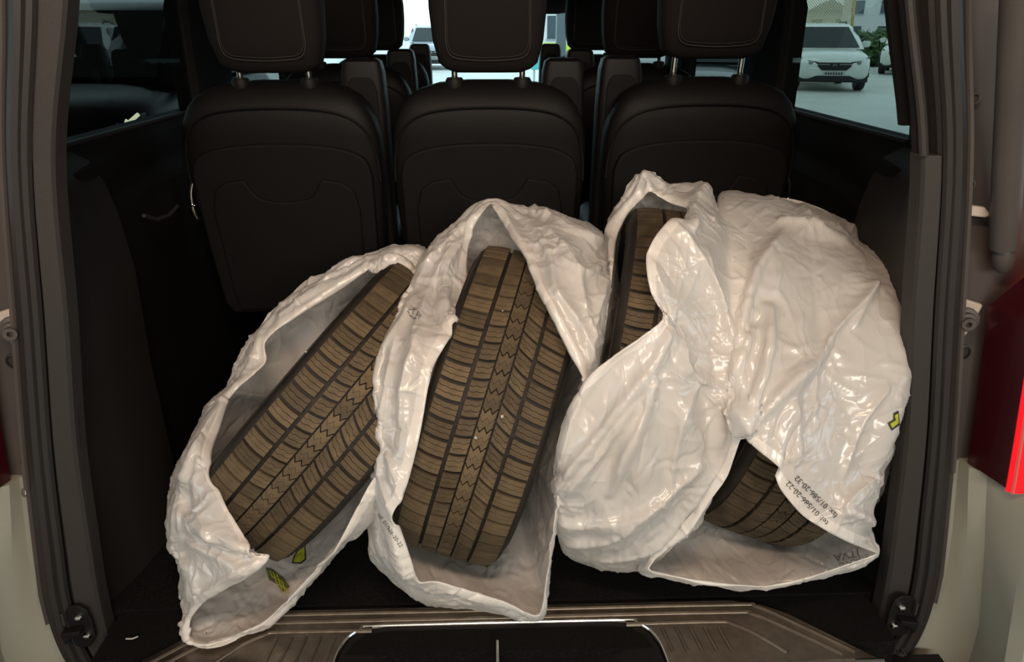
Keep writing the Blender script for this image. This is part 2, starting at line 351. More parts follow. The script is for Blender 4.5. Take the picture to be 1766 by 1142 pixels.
# ================================================================ strikers
for s, side in ((-1, 'left'), (1, 'right')):
    p = atY(138, 1078, .988) if s < 0 else atY(1553, 1060, .982)
    t = empty('striker_plate', p); tag(t, 'black lock striker with two bright bolts on the %s of the opening' % side, 'striker', 'tailgate lock strikers')
    pol = [(-.017, -.035), (-.022, -.02), (-.024, .01), (-.02, .03), (-.006, .043), (.008, .044), (.02, .034), (.024, .01), (.024, -.02), (.012, -.04), (-.004, -.044)]
    mb = MB(); mb.prism([(s*-x, 0, z) for x, z in pol], (0, -.006, 0)); obj('plate', mb, M['plastic'], t, 0, bevel=.002)
    mb = MB(); mb.prism([(s*-x, -.006, z) for x, z in ((-.022, .000), (.010, .006), (.010, -.004), (-.004, -.008), (-.018, -.022))], (0, -.016, 0)); obj('catch', mb, M['plastic'], t, 0, bevel=.002)
    obj('side_lip', MB().box((s*.016, -.010, .022), (.004, .008, .024)), M['plastic_grey'], t, 0, bevel=.001)
    for (bx, bz) in ((-.006, .022), (-.012, -.016)):
        obj('bolt', MB().lathe([(.0065, 0), (.0065, .003), (.005, .006), (.002, .007)], 14, (s*bx, -.006, bz), (0, -1, 0)), M['chrome'], t, 40)

# ================================================================ tail lights
for s, side in ((-1, 'left'), (1, 'right')):
    t = empty('tail_light', (VX+s*.80, 1.0, .86)); tag(t, 'lit red tail light on the %s rear corner of the van' % side, 'tail light', 'tail lights of the van')
    mb = MB(); rings = []
    for z, xi_, xc, dy in ((.868, .738, .752, 0), (.95, .730, .744, 0), (1.13, .709, .724, 0), (1.20, .745, .752, 0), (1.27, .79, .797, 0)):
        y0 = 1.0 if z < 1.19 else .97
        rings.append(loc(t, [(VX+s*xi_, y0, z), (VX+s*xc, .928, z), (VX+s*(xc+.03), .95, z), (VX+s*(xc+.03), y0+.01, z)]))
    mb.loft(rings); obj('lamp_side', mb, M['lampmar'], t, 20)
    mb = MB(); rings = []
    for z, xc in ((.862, .754), (.885, .752), (.95, .745), (1.13, .725), (1.20, .754), (1.27, .80)):
        rings.append(loc(t, [(VX+s*xc, .930, z), (VX+s*(xc+.006), .922, z), (VX+s*(xc+.06), .918, z), (VX+s*(xc+.13), .94, z), (VX+s*.955, 1.06, z), (VX+s*.90, 1.06, z), (VX+s*(xc+.03), .96, z)]))
    mb.loft(rings); lens = obj('lens', mb, M['lampred'], t, 30)
    obj('lens_frame', MB().tube([Vector(r[1]) for r in rings], .0025, 6), M['lampclear'], lens)
    mb = MB(); mb.box(loc(t, [(VX+s*.81, .916, .902)])[0], (.05, .01, .022)); obj('reverse_lamp', mb, M['lampclear'], lens, 0, bevel=.003)
    obj('light_line', MB().tube(loc(t, [(VX+s*.772, .915, .932), (VX+s*.80, .914, .928), (VX+s*.85, .918, .928)]), .003, 6), M['lamporange'], lens)

# ================================================================ gas strut of the tailgate (right)
t = empty('gas_strut', tuple(atY(1730, 445, .99))); tag(t, 'dark gas strut rising from its ball joint beside the right tail light', 'gas strut')
a = Vector(atY(1731, 425, .985))-t.location; b_ = Vector(atY(1757, -40, .93))-t.location
obj('cylinder', MB().tube([a, b_], .0185, 14), M['flange'], t)
obj('ball_joint', MB().lathe([(.008, -.02), (.012, -.016), (.0145, -.004), (.0145, .010), (.011, .016), (.016, .018), (.016, .032)], 14, (0, 0, 0), (b_-a)), M['flange'], t, 40)
t2 = atY(1690, 366, 1.0)
mb = MB(); mb.prism([atY(1658, 352, .992), atY(1700, 358, .992), atY(1712, 372, .992), atY(1700, 376, .992), atY(1660, 372, .992)], (0, .012, 0))
obj('bare_bracket', mb, M['cream'], trim_r, 0, bevel=.003)

# ================================================================ open tailgate with its lamp (above the frame)
t = empty('tailgate', (VX, 1.0, 1.99)); tag(t, 'open white tailgate raised above the load bay', 'tailgate')
obj('panel', MB().loft([loc(t, [(VX+x, y, z) for y, z in ((1.05, 1.98), (.55, 2.08), (.0, 2.10), (-.12, 2.06), (-.10, 2.13), (.5, 2.17), (1.05, 2.05))]) for x in (-.72, -.6, .6, .72)]), M['paint'], t, 30)
obj('lamp_housing', MB().box((-.06, -.94, .085), (.62, .16, .03)), M['plastic_grey'], t, 0, bevel=.004)

# ================================================================ seats
RSH = .18
def shear(mb, k=RSH, z0=.31):
    mb.v = [(x, y-k*(z-z0), z) for x, y, z in mb.v]; return mb
def mkseat(tower, shell=True, lever=None):
    t = empty('van_seat', (0, 0, 0))
    # upholstered backrest
    zz = [.27, .285, .31, .40, .50, .60, .66, .70, .735, .765, .785, .800, .812, .818]
    aa = [.165, .185, .196, .205, .212, .217, .217, .2145, .207, .193, .176, .150, .110, .05]
    bb = [.045, .055, .06, .062, .062, .062, .062, .062, .062, .060, .056, .048, .036, .012]
    mb = MB(); mb.loft([sell(0, .062+(.0 if z < .75 else (z-.75)*.35), z, a, b, 5) for z, a, b in zip(zz, aa, bb)]); shear(mb)
    obj('backrest', mb, M['fabric'], t, 60)
    pts = [(x, -.001+.012*(abs(x)/.2)**6, z) for x, z in cr([(-.212, .60), (-.208, .66), (-.19, .715), (-.15, .748), (-.09, .762), (0, .766), (.09, .762), (.15, .748), (.19, .715), (.208, .66), (.212, .60)], 5)]
    obj('piping', shear(MB().tube(pts, .0032, 6)), M['shell'], t)
    if shell:
        top = [(-.198, .615), (-.185, .655), (-.14, .678), (-.07, .688), (0, .690), (.07, .688), (.14, .678), (.185, .655), (.198, .615)]
        pol = [(-.170, .275), (-.186, .30), (-.195, .45)]+[tuple(p) for p in cr(top, 3)]+[(.195, .45), (.186, .30), (.170, .275)]
        mb = MB(); mb.prism([(x, .012, z) for x, z in pol], (0, -.020, 0)); o = obj('back_shell', shear(mb), M['shell'], t, 0, bevel=.006, segs=3)
        # raised centre panel with a pull recess
        inner = [(-.150, .285), (-.158, .33), (-.165, .54), (-.155, .585), (-.13, .605), (-.085, .612)]
        arc = [(-.078, .600), (-.066, .580), (-.048, .566), (0, .560), (.048, .566), (.066, .580), (.078, .600)]
        pol = inner+[tuple(p) for p in cr(arc, 2)]+[(-x, z) for x, z in reversed(inner)]
        mb = MB(); mb.prism([(x, -.006, z) for x, z in pol], (0, -.010, 0)); obj('back_panel', shear(mb), M['shell'], t, 0, bevel=.005, segs=3)
    # headrest
    hz = [.835, .842, .855, .90, .96, 1.02, 1.07, 1.10, 1.115, 1.12]
    ha = [.070, .090, .105, .116, .121, .121, .115, .100, .08, .05]
    hb = [.025, .036, .045, .052, .055, .055, .052, .045, .035, .02]
    mb = MB(); mb.loft([sell(0, .055, z, a, b, 4.2) for z, a, b in zip(hz, ha, hb)]); shear(mb)
    h = obj('headrest', mb, M['headfab'], t, 60)
    lp = cr([(-.084, 1.09), (-.086, .93), (-.085, .885), (-.07, .866), (-.03, .861), (0, .860), (.03, .861), (.07, .866), (.085, .885), (.086, .93), (.084, 1.09)], 5)
    for off, r_ in ((0, .0012), (.006, .0007)):
        obj('stitching', shear(MB().tube([(x*(1-off*10*.6), .055-.0545+.02*max(0, (.87-z)/.02)*.25+.001*(abs(x)/.08)**4, z+off) for x, z in lp], r_, 5)), M['stitch'], h)
    for x in (-.073, .073):
        o = obj('headrest_post', shear(MB().tube([(x, .055, .80), (x, .055, .90)], .0062, 12)), M['chrome'], t)
        obj('post_collar', shear(MB().lathe([(.02, .800), (.02, .818), (.016, .824), (.008, .825)], 14, (x, .055, 0))), M['plastic'], t, 40)
    # belt tower at one shoulder
    x0 = tower*.172
    mb = MB()
    mb.loft([sell(x0, .145, z, a, b, 6, 32) for z, a, b in ((.30, .050, .04), (.60, .050, .045), (.75, .050, .045), (.83, .047, .042), (.853, .042, .036), (.860, .032, .022))])
    tw = obj('belt_tower', shear(mb, .12), M['plastic'], t, 50)
    mb = MB(); mb.prism([(x0+x, .102, z) for x, z in ((-.034, .55), (-.034, .79), (-.028, .812), (-.018, .82), (.018, .82), (.028, .812), (.034, .79), (.036, .55))], (0, -.006, 0)); obj('tower_panel', shear(mb, .12), M['shell'], tw, 0, bevel=.003)
    # cushion and base
    mb = MB(); mb.loft([sell(0, .36, z, a, b, 5) for z, a, b in ((.30, .20, .22), (.32, .215, .235), (.40, .215, .235), (.42, .20, .22))]); obj('cushion', mb, M['fabric'], t, 60)
    mb = MB(); mb.loft([sell(0, .34, z, a, b, 6) for z, a, b in ((.0, .17, .16), (.30, .18, .18))]); obj('base', mb, M['plastic'], t, 40)
    if lever:
        s = lever
        pts = [(s*.216, .04, .60), (s*.224, .035, .575), (s*.226, .03, .55), (s*.222, .02, .53), (s*.214, .012, .515)]
        obj('recline_lever', shear(MB().tube(cr(pts, 4), [.008]*8+[.006]*9, 10)), M['chrome'], t)
    return t
seats = []
for x, tw, lv, lab in ((-.452, 1, -1, 'black third row seat on the left, beside the dark car window'), (.006, 1, None, 'black third row seat in the middle, behind the leaning tyres'), (.482, -1, 1, 'black third row seat on the right, behind the upright bags')):
    t = mkseat(tw, True, lv); t.location = (x, 1.755, FL); tag(t, lab, 'seat', 'third row seats'); seats.append(t)
seats[2].location.z += .005
for ch in seats[2].children:
    if ch.name.startswith('headrest'): ch.location.z = .022
for x, y, z, tw, lab in ((-.455, 2.62, .59, 1, 'black second row seat behind the left third row headrest'), (.49, 2.62, .59, -1, 'black second row seat between the middle and right third row headrests')):
    t = mkseat(tw, False); t.location = (x, y, z-.01); tag(t, lab, 'seat', 'second row seats')
for x, y, z, tw, lab in ((-.47, 3.60, .59, 1, 'black front seat on the left, against the bright windscreen'), (.47, 3.60, .59, -1, 'black front seat on the right, beyond the middle headrest')):
    t = mkseat(tw, False); t.location = (x, y, z-.01); tag(t, lab, 'seat', 'front seats')
# rear view mirror
t = empty('rear_view_mirror', tuple(atY(951, 5, 4.0))); tag(t, 'rounded rear view mirror hanging behind the windscreen', 'mirror')
obj('mirror_housing', MB().loft([sell(0, 0, z, a, .02, 3, 24) for z, a in ((-.05, .03), (-.045, .07), (-.02, .10), (.03, .105), (.05, .09))]), M['plastic_grey'], t, 50)
obj('mirror_stem', MB().tube([(0, 0, .05), (0, .12, .16)], .01, 8), M['plastic'], t)
# ================================================================ tyres
R0 = .302; HW = .105; NP = 60; TS = .915; RS = .927; PITCH_T = 2*math.pi*R0/NP
def mat_tyre(name, dusty, dark, bump):
    m = mat(name, dark, .75, col2=dusty, scale=38, detail=6, bump=bump, bscale=350, spec=.35, sharp=(.30, .62)); return m
M['tread'] = mat_tyre('dusty brown tread rubber', (.105, .076, .042), (.050, .036, .021), .4)
nt = M['tread'].node_tree; oi = nt.nodes.new('ShaderNodeObjectInfo'); hs = nt.nodes.new('ShaderNodeHueSaturation'); mrr = node(nt, 'ShaderNodeMapRange'); mrr.inputs[3].default_value = .62; mrr.inputs[4].default_value = 1.15
nt.links.new(oi.outputs['Random'], mrr.inputs[0]); nt.links.new(mrr.outputs[0], hs.inputs['Value']); bs = nt.nodes['Principled BSDF']; src = bs.inputs['Base Color'].links[0].from_socket; nt.links.new(src, hs.inputs['Color']); nt.links.new(hs.outputs[0], bs.inputs['Base Color'])
M['carcass'] = mat('black tyre rubber', (.011, .009, .007), .7, col2=(.020, .016, .012), scale=30, bump=.3, bscale=250)
def tread_r(t): return R0-.0085*(abs(t)/.092)**3.2
def pt(s, t, r):
    a = s/R0; return (t*TS, -r*RS*math.cos(a), r*RS*math.sin(a))
def ribbon(mb, f0, f1, ts, depth=.0085):
    n = len(ts); V = []
    for t in ts:
        r = tread_r(t)
        for s_, dr in ((f0(t), 0), (f1(t), 0), (f1(t)-.0006, depth), (f0(t)+.0006, depth)): V.append(pt(s_, t, r-dr))
    Fc = []
    for i in range(n-1):
        a, b = 4*i, 4*(i+1)
        for k in (0, 1, 3): Fc.append((a+k, a+(k+1) % 4, b+(k+1) % 4, b+k))
    Fc.append((0, 1, 2, 3)); Fc.append((4*n-4, 4*n-1, 4*n-2, 4*n-3))
    mb.add(V, Fc)
def zz(t, a, p): 
    k = (t/p) % 1.0; return a*(4*abs(k-.5)-1)
ROWS = {
 'A': (-.0925, -.0490, lambda t: -.10*(t+.047)+.0035*math.sin((t+.047)*55), 2, .0062),
 'B': (-.0420, -.0150, lambda t: .22*(t+.042)+4.0*(t+.028)**2*2, 2, .0048),
 'C': (-.0120, .0125, lambda t: .10*t+zz(t, .0046, .0122), 1, .0034),
 'D': (.0160, .0430, lambda t: -.55*(t-.015)+7*(t-.030)**2, 2, .0048),
 'E': (.0495, .0925, lambda t: -.30*(t-.0475)+.8*(t-.0475)**2*4, 2, .0062)}
TM = {}
for key, (t0, t1, fn, ns, gap) in ROWS.items():
    mb = MB(); nt_ = 17 if key == 'C' else 7; ts = list(np.linspace(t0, t1, nt_)); W = PITCH_T-gap; sg = .0009
    nb = ns+1; bw = (W-sg*ns)/nb
    for k in range(nb):
        b0 = k*(bw+sg)-W/2; wob = .0014 if key != 'C' else .0
        w0 = (lambda t, b=b0, k=k: fn(t)+b+(wob*math.sin(t*420+k) if k > 0 else 0)); w1 = (lambda t, b=b0+bw, k=k: fn(t)+b+(wob*math.sin(t*420+k+1) if k < nb-1 else 0))
        # sipes stop short of the groove edge: strips joined there
        ribbon(mb, w0, w1, ts)
    # solid base under the strips so that the sipes are shallow
    TM[key] = mb.mesh('tread_block', 30); TM[key].materials.append(M['tread'])
prof = [(-.072, .197), (-.080, .192), (-.088, .200), (-.098, .222), (-.1045, .245), (-.1055, .262), (-.101, .280), (-.096, .2865), (-.0905, .2885)]
crown = [(t, tread_r(t)-.0080) for t in np.linspace(-.086, .086, 13)]
inn = [(.070, .200), (.085, .225), (.092, .250), (.085, .272), (.06, .2835), (0, .2855), (-.06, .2835), (-.085, .272), (-.092, .250), (-.085, .225), (-.070, .200)]
full = prof+crown+[(-t, r) for t, r in reversed(prof)]+inn
mb = MB(); NS = 96
rings = [[(t*TS, -r*RS*math.cos(2*math.pi*k/NS), r*RS*math.sin(2*math.pi*k/NS)) for t, r in full] for k in range(NS)]; rings.append(rings[0])
mb.loft(rings, True, False); CARC = mb.mesh('carcass', 40)
# moulded rings on the sidewall
mbr = MB()
for s in (-1, 1):
    for t, r in ((.1055, .262), (.0995, .226)):
        mbr.tube([(s*t*TS, -r*RS*math.cos(2*math.pi*k/64), r*RS*math.sin(2*math.pi*k/64)) for k in range(64)], .0018, 6, True)
RIM = mbr.mesh('sidewall_rib', 40)
TYRES = []
def tyre(px, py, depth, phi, tau, label, half, spin=0.0):
    c = Vector(atD(px, py, depth)); v = (c-Vector(CAM)).normalized()
    r_ = v.cross(Vector((0, 0, 1))).normalized(); u_ = r_.cross(v)
    ph, ta = math.radians(phi), math.radians(tau)
    a = (r_*math.cos(ph)-u_*math.sin(ph))*math.cos(ta)-v*math.sin(ta); a.normalize()
    nf = (-v)-a*(-v).dot(a); nf.normalize()          # direction of the tread facing the camera = local -y
    y_ = -nf; z_ = a.cross(y_)
    t = empty('tyre'); Mx = Matrix((a, y_, z_)).transposed().to_4x4(); Mx.translation = c; t.matrix_world = Mx
    tag(t, label, 'tyre', 'winter tyres in the load bay')
    link('carcass', CARC, M['carcass'], t); link('sidewall_rib', RIM, M['carcass'], t)
    rest = {k: [] for k in TM}
    for k in range(NP):
        ang = 2*math.pi*k/NP; d = (ang+math.pi) % (2*math.pi)-math.pi
        for key in 'ABCDE':
            off = {'A': 0, 'B': .35, 'C': .1, 'D': .6, 'E': .25}[key]
            th = -(ang+off*2*math.pi/NP+spin)
            if half[0] <= math.degrees(d) <= half[1]:
                o = link('tread_block', TM[key], None, t); o.rotation_euler = (th, 0, 0)
            else: rest[key].append(th)
    mb = MB()
    for key, L in rest.items():
        V = np.array([v_.co[:] for v_ in TM[key].vertices]); Fc = [tuple(p.vertices) for p in TM[key].polygons]
        for th in L:
            R = np.array(Matrix.Rotation(th, 3, 'X')); mb.add(V@R.T, Fc)
    o = link('tread_far_side', mb.mesh('tread_far_side', 0, False), M['tread'], t); o['kind'] = 'stuff'
    Rm = np.array(Mx.to_3x3()); TYRES.append((t, np.array(c), Rm)); return t
def tyre_sdf(P, k, pad=.004):    # push points out of the tyre's ring cross-section
    t, c, Rm = TYRES[k]; L = (P-c)@Rm
    rho = np.hypot(L[..., 1], L[..., 2]); qx = np.abs(L[..., 0])
    rc, rr = .246*RS, .032; hx, hr = HW*TS+pad-rr, .056*RS+pad-rr
    dx = qx-hx; dr = np.abs(rho-rc)-hr
    ox, orr = np.maximum(dx, 0), np.maximum(dr, 0); d = np.hypot(ox, orr)+np.minimum(np.maximum(dx, dr), 0)-rr
    # gradient
    inside = (dx <= 0) & (dr <= 0); l = np.maximum(np.hypot(ox, orr), 1e-9)
    gx = np.where(inside, (dx > dr)*1.0, ox/l)*np.sign(L[..., 0]); gr = np.where(inside, (dr >= dx)*1.0, orr/l)*np.sign(rho-rc)
    rs = np.maximum(rho, 1e-6); G = np.stack([gx, gr*L[..., 1]/rs, gr*L[..., 2]/rs], -1)@Rm.T
    return d, G
tyre(584, 700, 1.375, 45, -2, 'brown dusty winter tyre lying slanted in the leftmost open bag', (-70, 80))
tyre(843, 694, 1.38, 18, -1, 'brown dusty winter tyre leaning in the second bag, tread wide open to view', (-75, 80))
tyre(1126, 630, 1.375, 6, -7, 'winter tyre upright in the third bag, only its dark upper left tread showing', (-80, 20), .02)
tyre(1345, 665, 1.39, 10, -19, 'winter tyre in the rightmost bag, only its lower tread showing', (10, 90), .03)
for t, c, Rm in TYRES:
    t['z_low'] = c[2]-R0*RS*math.hypot(Rm[2, 1], Rm[2, 2])-.09*TS*abs(Rm[2, 0]); print('TY', t['z_low'])
# ================================================================ plastic bags
def mat_bag():
    m = bpy.data.materials.new('thin white plastic film'); m.use_nodes = True; nt = m.node_tree; L = nt.links.new; nt.nodes.remove(nt.nodes['Principled BSDF'])
    tc = nt.nodes.new('ShaderNodeTexCoord')
    nd = node(nt, 'ShaderNodeTexNoise', Scale=9.0, Detail=1.0); L(tc.outputs['Object'], nd.inputs['Vector'])
    cr_ = nt.nodes.new('ShaderNodeValToRGB'); cr_.color_ramp.elements[0].position = .35; cr_.color_ramp.elements[1].position = .65
    cr_.color_ramp.elements[0].color = (.90, .87, .835, 1); cr_.color_ramp.elements[1].color = (.94, .93, .91, 1); L(nd.outputs['Fac'], cr_.inputs[0])
    d = nt.nodes.new('ShaderNodeBsdfDiffuse'); t = nt.nodes.new('ShaderNodeBsdfTranslucent'); g = node(nt, 'ShaderNodeBsdfGlossy', Roughness=.20)
    mp = nt.nodes.new('ShaderNodeMapping'); mp.inputs['Scale'].default_value = (1, .7, .45); mp.inputs['Rotation'].default_value = (.2, .5, .3); L(tc.outputs['Object'], mp.inputs['Vector'])
    nz = node(nt, 'ShaderNodeTexNoise', Scale=24.0, Detail=1.5, Distortion=.6); L(mp.outputs[0], nz.inputs['Vector'])
    sb = node(nt, 'ShaderNodeMath', _operation='SUBTRACT'); sb.inputs[1].default_value = .5; L(nz.outputs['Fac'], sb.inputs[0]); ab = node(nt, 'ShaderNodeMath', _operation='ABSOLUTE'); L(sb.outputs[0], ab.inputs[0])
    pw = node(nt, 'ShaderNodeMath', _operation='POWER'); pw.inputs[1].default_value = .6; L(ab.outputs[0], pw.inputs[0])
    bp = node(nt, 'ShaderNodeBump', Strength=.55, Distance=.006); bp.invert = True; L(pw.outputs[0], bp.inputs['Height'])
    for q in (d, t): L(cr_.outputs[0], q.inputs['Color']); L(bp.outputs[0], q.inputs['Normal'])
    L(bp.outputs[0], g.inputs['Normal'])
    a = nt.nodes.new('ShaderNodeMixShader'); a.inputs[0].default_value = .40; L(d.outputs[0], a.inputs[1]); L(t.outputs[0], a.inputs[2])
    lw = node(nt, 'ShaderNodeLayerWeight', Blend=.5)
    ma = node(nt, 'ShaderNodeMath', _operation='MULTIPLY_ADD'); ma.inputs[1].default_value = .22; ma.inputs[2].default_value = .05; L(lw.outputs['Facing'], ma.inputs[0])
    c = nt.nodes.new('ShaderNodeMixShader'); L(ma.outputs[0], c.inputs[0]); L(a.outputs[0], c.inputs[1]); L(g.outputs[0], c.inputs[2])
    tr = nt.nodes.new('ShaderNodeBsdfTransparent'); e = nt.nodes.new('ShaderNodeMixShader'); e.inputs[0].default_value = .16; L(c.outputs[0], e.inputs[1]); L(tr.outputs[0], e.inputs[2])
    L(e.outputs[0], nt.nodes['Material Output'].inputs[0]); return m
M['bag'] = mat_bag()
def closed_cr(P, w, n):
    """closed Catmull-Rom through control rows P sampled to n points, spacing by the weights w"""
    P = np.array(P, float); L = len(P); cum = np.concatenate([[0], np.cumsum(w)]); u = np.linspace(0, cum[-1], n, endpoint=False)
    i = np.clip(np.searchsorted(cum, u, 'right')-1, 0, L-1); t = ((u-cum[i])/np.maximum(w[i], 1e-9))[:, None]
    p0, p1, p2, p3 = P[(i-1) % L], P[i], P[(i+1) % L], P[(i+2) % L]
    k = .5; m1, m2 = k*(p2-p0)*.8, k*(p3-p1)*.8
    return (2*t**3-3*t**2+1)*p1+(t**3-2*t**2+t)*m1+(-2*t**3+3*t**2)*p2+(t**3-t**2)*m2
def smooth_noise(nu, nv, fu, fv, seed):
    r = np.random.default_rng(seed); out = np.zeros((nu, nv)); U = np.linspace(0, 2*np.pi, nu, endpoint=False)[:, None]; V = np.linspace(0, 1, nv)[None, :]
    for k in range(26):
        a, b = r.integers(-fu, fu+1), r.uniform(-fv, fv); out += r.normal()*np.cos(a*U+b*np.pi*V*2+r.uniform(0, 6.28))
    return out/5
NU, NV, NF = 260, 72, 44; UPS = 3
def upsample(X, n, closed, axis):
    X = np.moveaxis(X, axis, 0); N = len(X); m = N*n if closed else (N-1)*n+1; u = np.arange(m)/n; i = np.minimum(u.astype(int), N-1 if closed else N-2); t = (u-i).reshape(-1, *([1]*(X.ndim-1)))
    g = (lambda k: X[k % N]) if closed else (lambda k: X[np.clip(k, 0, N-1)])
    p0, p1, p2, p3 = g(i-1), g(i), g(i+1), g(i+2)
    return np.moveaxis(.5*(2*p1+(p2-p0)*t+(2*p0-5*p1+4*p2-p3)*t*t+(3*p1-p0-3*p2+p3)*t**3), 0, axis)
def crumple(X, seed, knots, normals, folds=()):
    X = upsample(upsample(X, UPS, True, 0), UPS, False, 1); r = np.random.default_rng(seed+77); nu, nv = X.shape[:2]
    Nn = normals(X); D = np.zeros((nu, nv)); UV = proj(X); jobs = []
    ar = np.linalg.norm(np.cross(np.roll(X, -1, 0)[:, :-1]-X[:, :-1], X[:, 1:]-X[:, :-1]), axis=-1)[:, :int(nv*.8)]; cum = np.cumsum(ar.ravel()); pick = np.searchsorted(cum, r.random(1300)*cum[-1])
    for k in pick:
        i, j = int(k)//ar.shape[1], int(k) % ar.shape[1]; a = r.normal(1.2, .7)
        jobs.append((i, j, a, r.uniform(.010, .050)*(1.7 if r.random() < .15 else 1), r.uniform(.0008, .0030)*(1 if r.random() < .7 else -1), r.uniform(.0014, .0040), 0))
    for (px, py, n, ln) in knots:
        dd = np.hypot(UV[:, :NF*UPS, 0]-px, UV[:, :NF*UPS, 1]-py); i, j = np.unravel_index(np.argmin(dd), dd.shape)
        for q in range(n): jobs.append((int(i), int(j), 2*math.pi*(q+r.uniform(-.3, .3))/n, ln*r.uniform(.5, 1.3), r.uniform(.0025, .0060), r.uniform(.0022, .0050), 1))
    for i, j, a, ln, am, wd, radial in jobs:
        du = X[(i+1) % nu, j]-X[i-1, j]; dv = X[i, min(j+1, nv-1)]-X[i, j-1]; su = np.linalg.norm(du)/2; sv = np.linalg.norm(dv)/2
        if su < 1e-5 or sv < 1e-5: continue
        t1 = du/np.linalg.norm(du); t2 = dv-t1*(dv@t1); l2 = np.linalg.norm(t2)
        if l2 < 1e-7: continue
        t2 /= l2
        ext = ln*(2 if radial else 1)+.012; wu, wv = min(int(ext/su)+2, nu//3), min(int(ext/sv)+2, nv)
        I = np.arange(i-wu, i+wu+1) % nu; j0, j1 = max(j-wv, 0), min(j+wv+1, nv); Q = X[I, j0:j1]-X[i, j]
        p, q, h = Q@t1, Q@t2, np.sum(Q*Q, -1); x = p*math.cos(a)+q*math.sin(a); y = -p*math.sin(a)+q*math.cos(a)+.12*x*np.sin(40*x+a*7)
        if radial: tp = np.clip(x/.006, 0, 1)*np.clip(1-x/ln, 0, 1); ww = wd*(.5+1.2*np.clip(x/ln, 0, 1))
        else: tp = np.clip(1-np.abs(x)/ln, 0, 1)**.8; ww = wd
        dz = h-x*x-y*y; tp = tp*(dz < (.03)**2)
        D[np.ix_(I, range(j0, j1))] += am*tp*np.exp(-np.abs(y)/ww*np.where(y > 0, 1.0, .6))
    JF = (NF+2)*UPS; P2 = UV[:, :JF]
    for poly, wd, amp, asym in folds:
        poly = cr(poly, 4); n = len(poly)-1; best = np.full(P2.shape[:2], 1e9); side = np.zeros(P2.shape[:2]); tt = np.zeros(P2.shape[:2])
        lo, hi = poly.min(0)-45, poly.max(0)+45; ii, jj = np.nonzero((P2[..., 0] > lo[0]) & (P2[..., 0] < hi[0]) & (P2[..., 1] > lo[1]) & (P2[..., 1] < hi[1])); Q = P2[ii, jj]; b_ = np.full(len(ii), 1e9); sd = np.zeros(len(ii)); tl = np.zeros(len(ii))
        for k in range(n):
            a, ab = poly[k], poly[k+1]-poly[k]; w_ = Q-a; t = np.clip((w_@ab)/max(ab@ab, 1e-9), 0, 1); q = w_-t[:, None]*ab; dd = np.hypot(q[:, 0], q[:, 1]); m_ = dd < b_
            b_[m_] = dd[m_]; sd[m_] = (ab[0]*q[:, 1]-ab[1]*q[:, 0])[m_]; tl[m_] = ((k+t)/n)[m_]
        tp = np.clip(np.minimum(tl, 1-tl)*6, 0, 1)**.7
        D[ii, jj] += amp*.85*tp*np.exp(-(b_/np.where(sd > 0, wd*1.15, np.maximum(wd*asym*.8, 6.0)))**1.25)
    return X+Nn*D[..., None]
BAGS = []
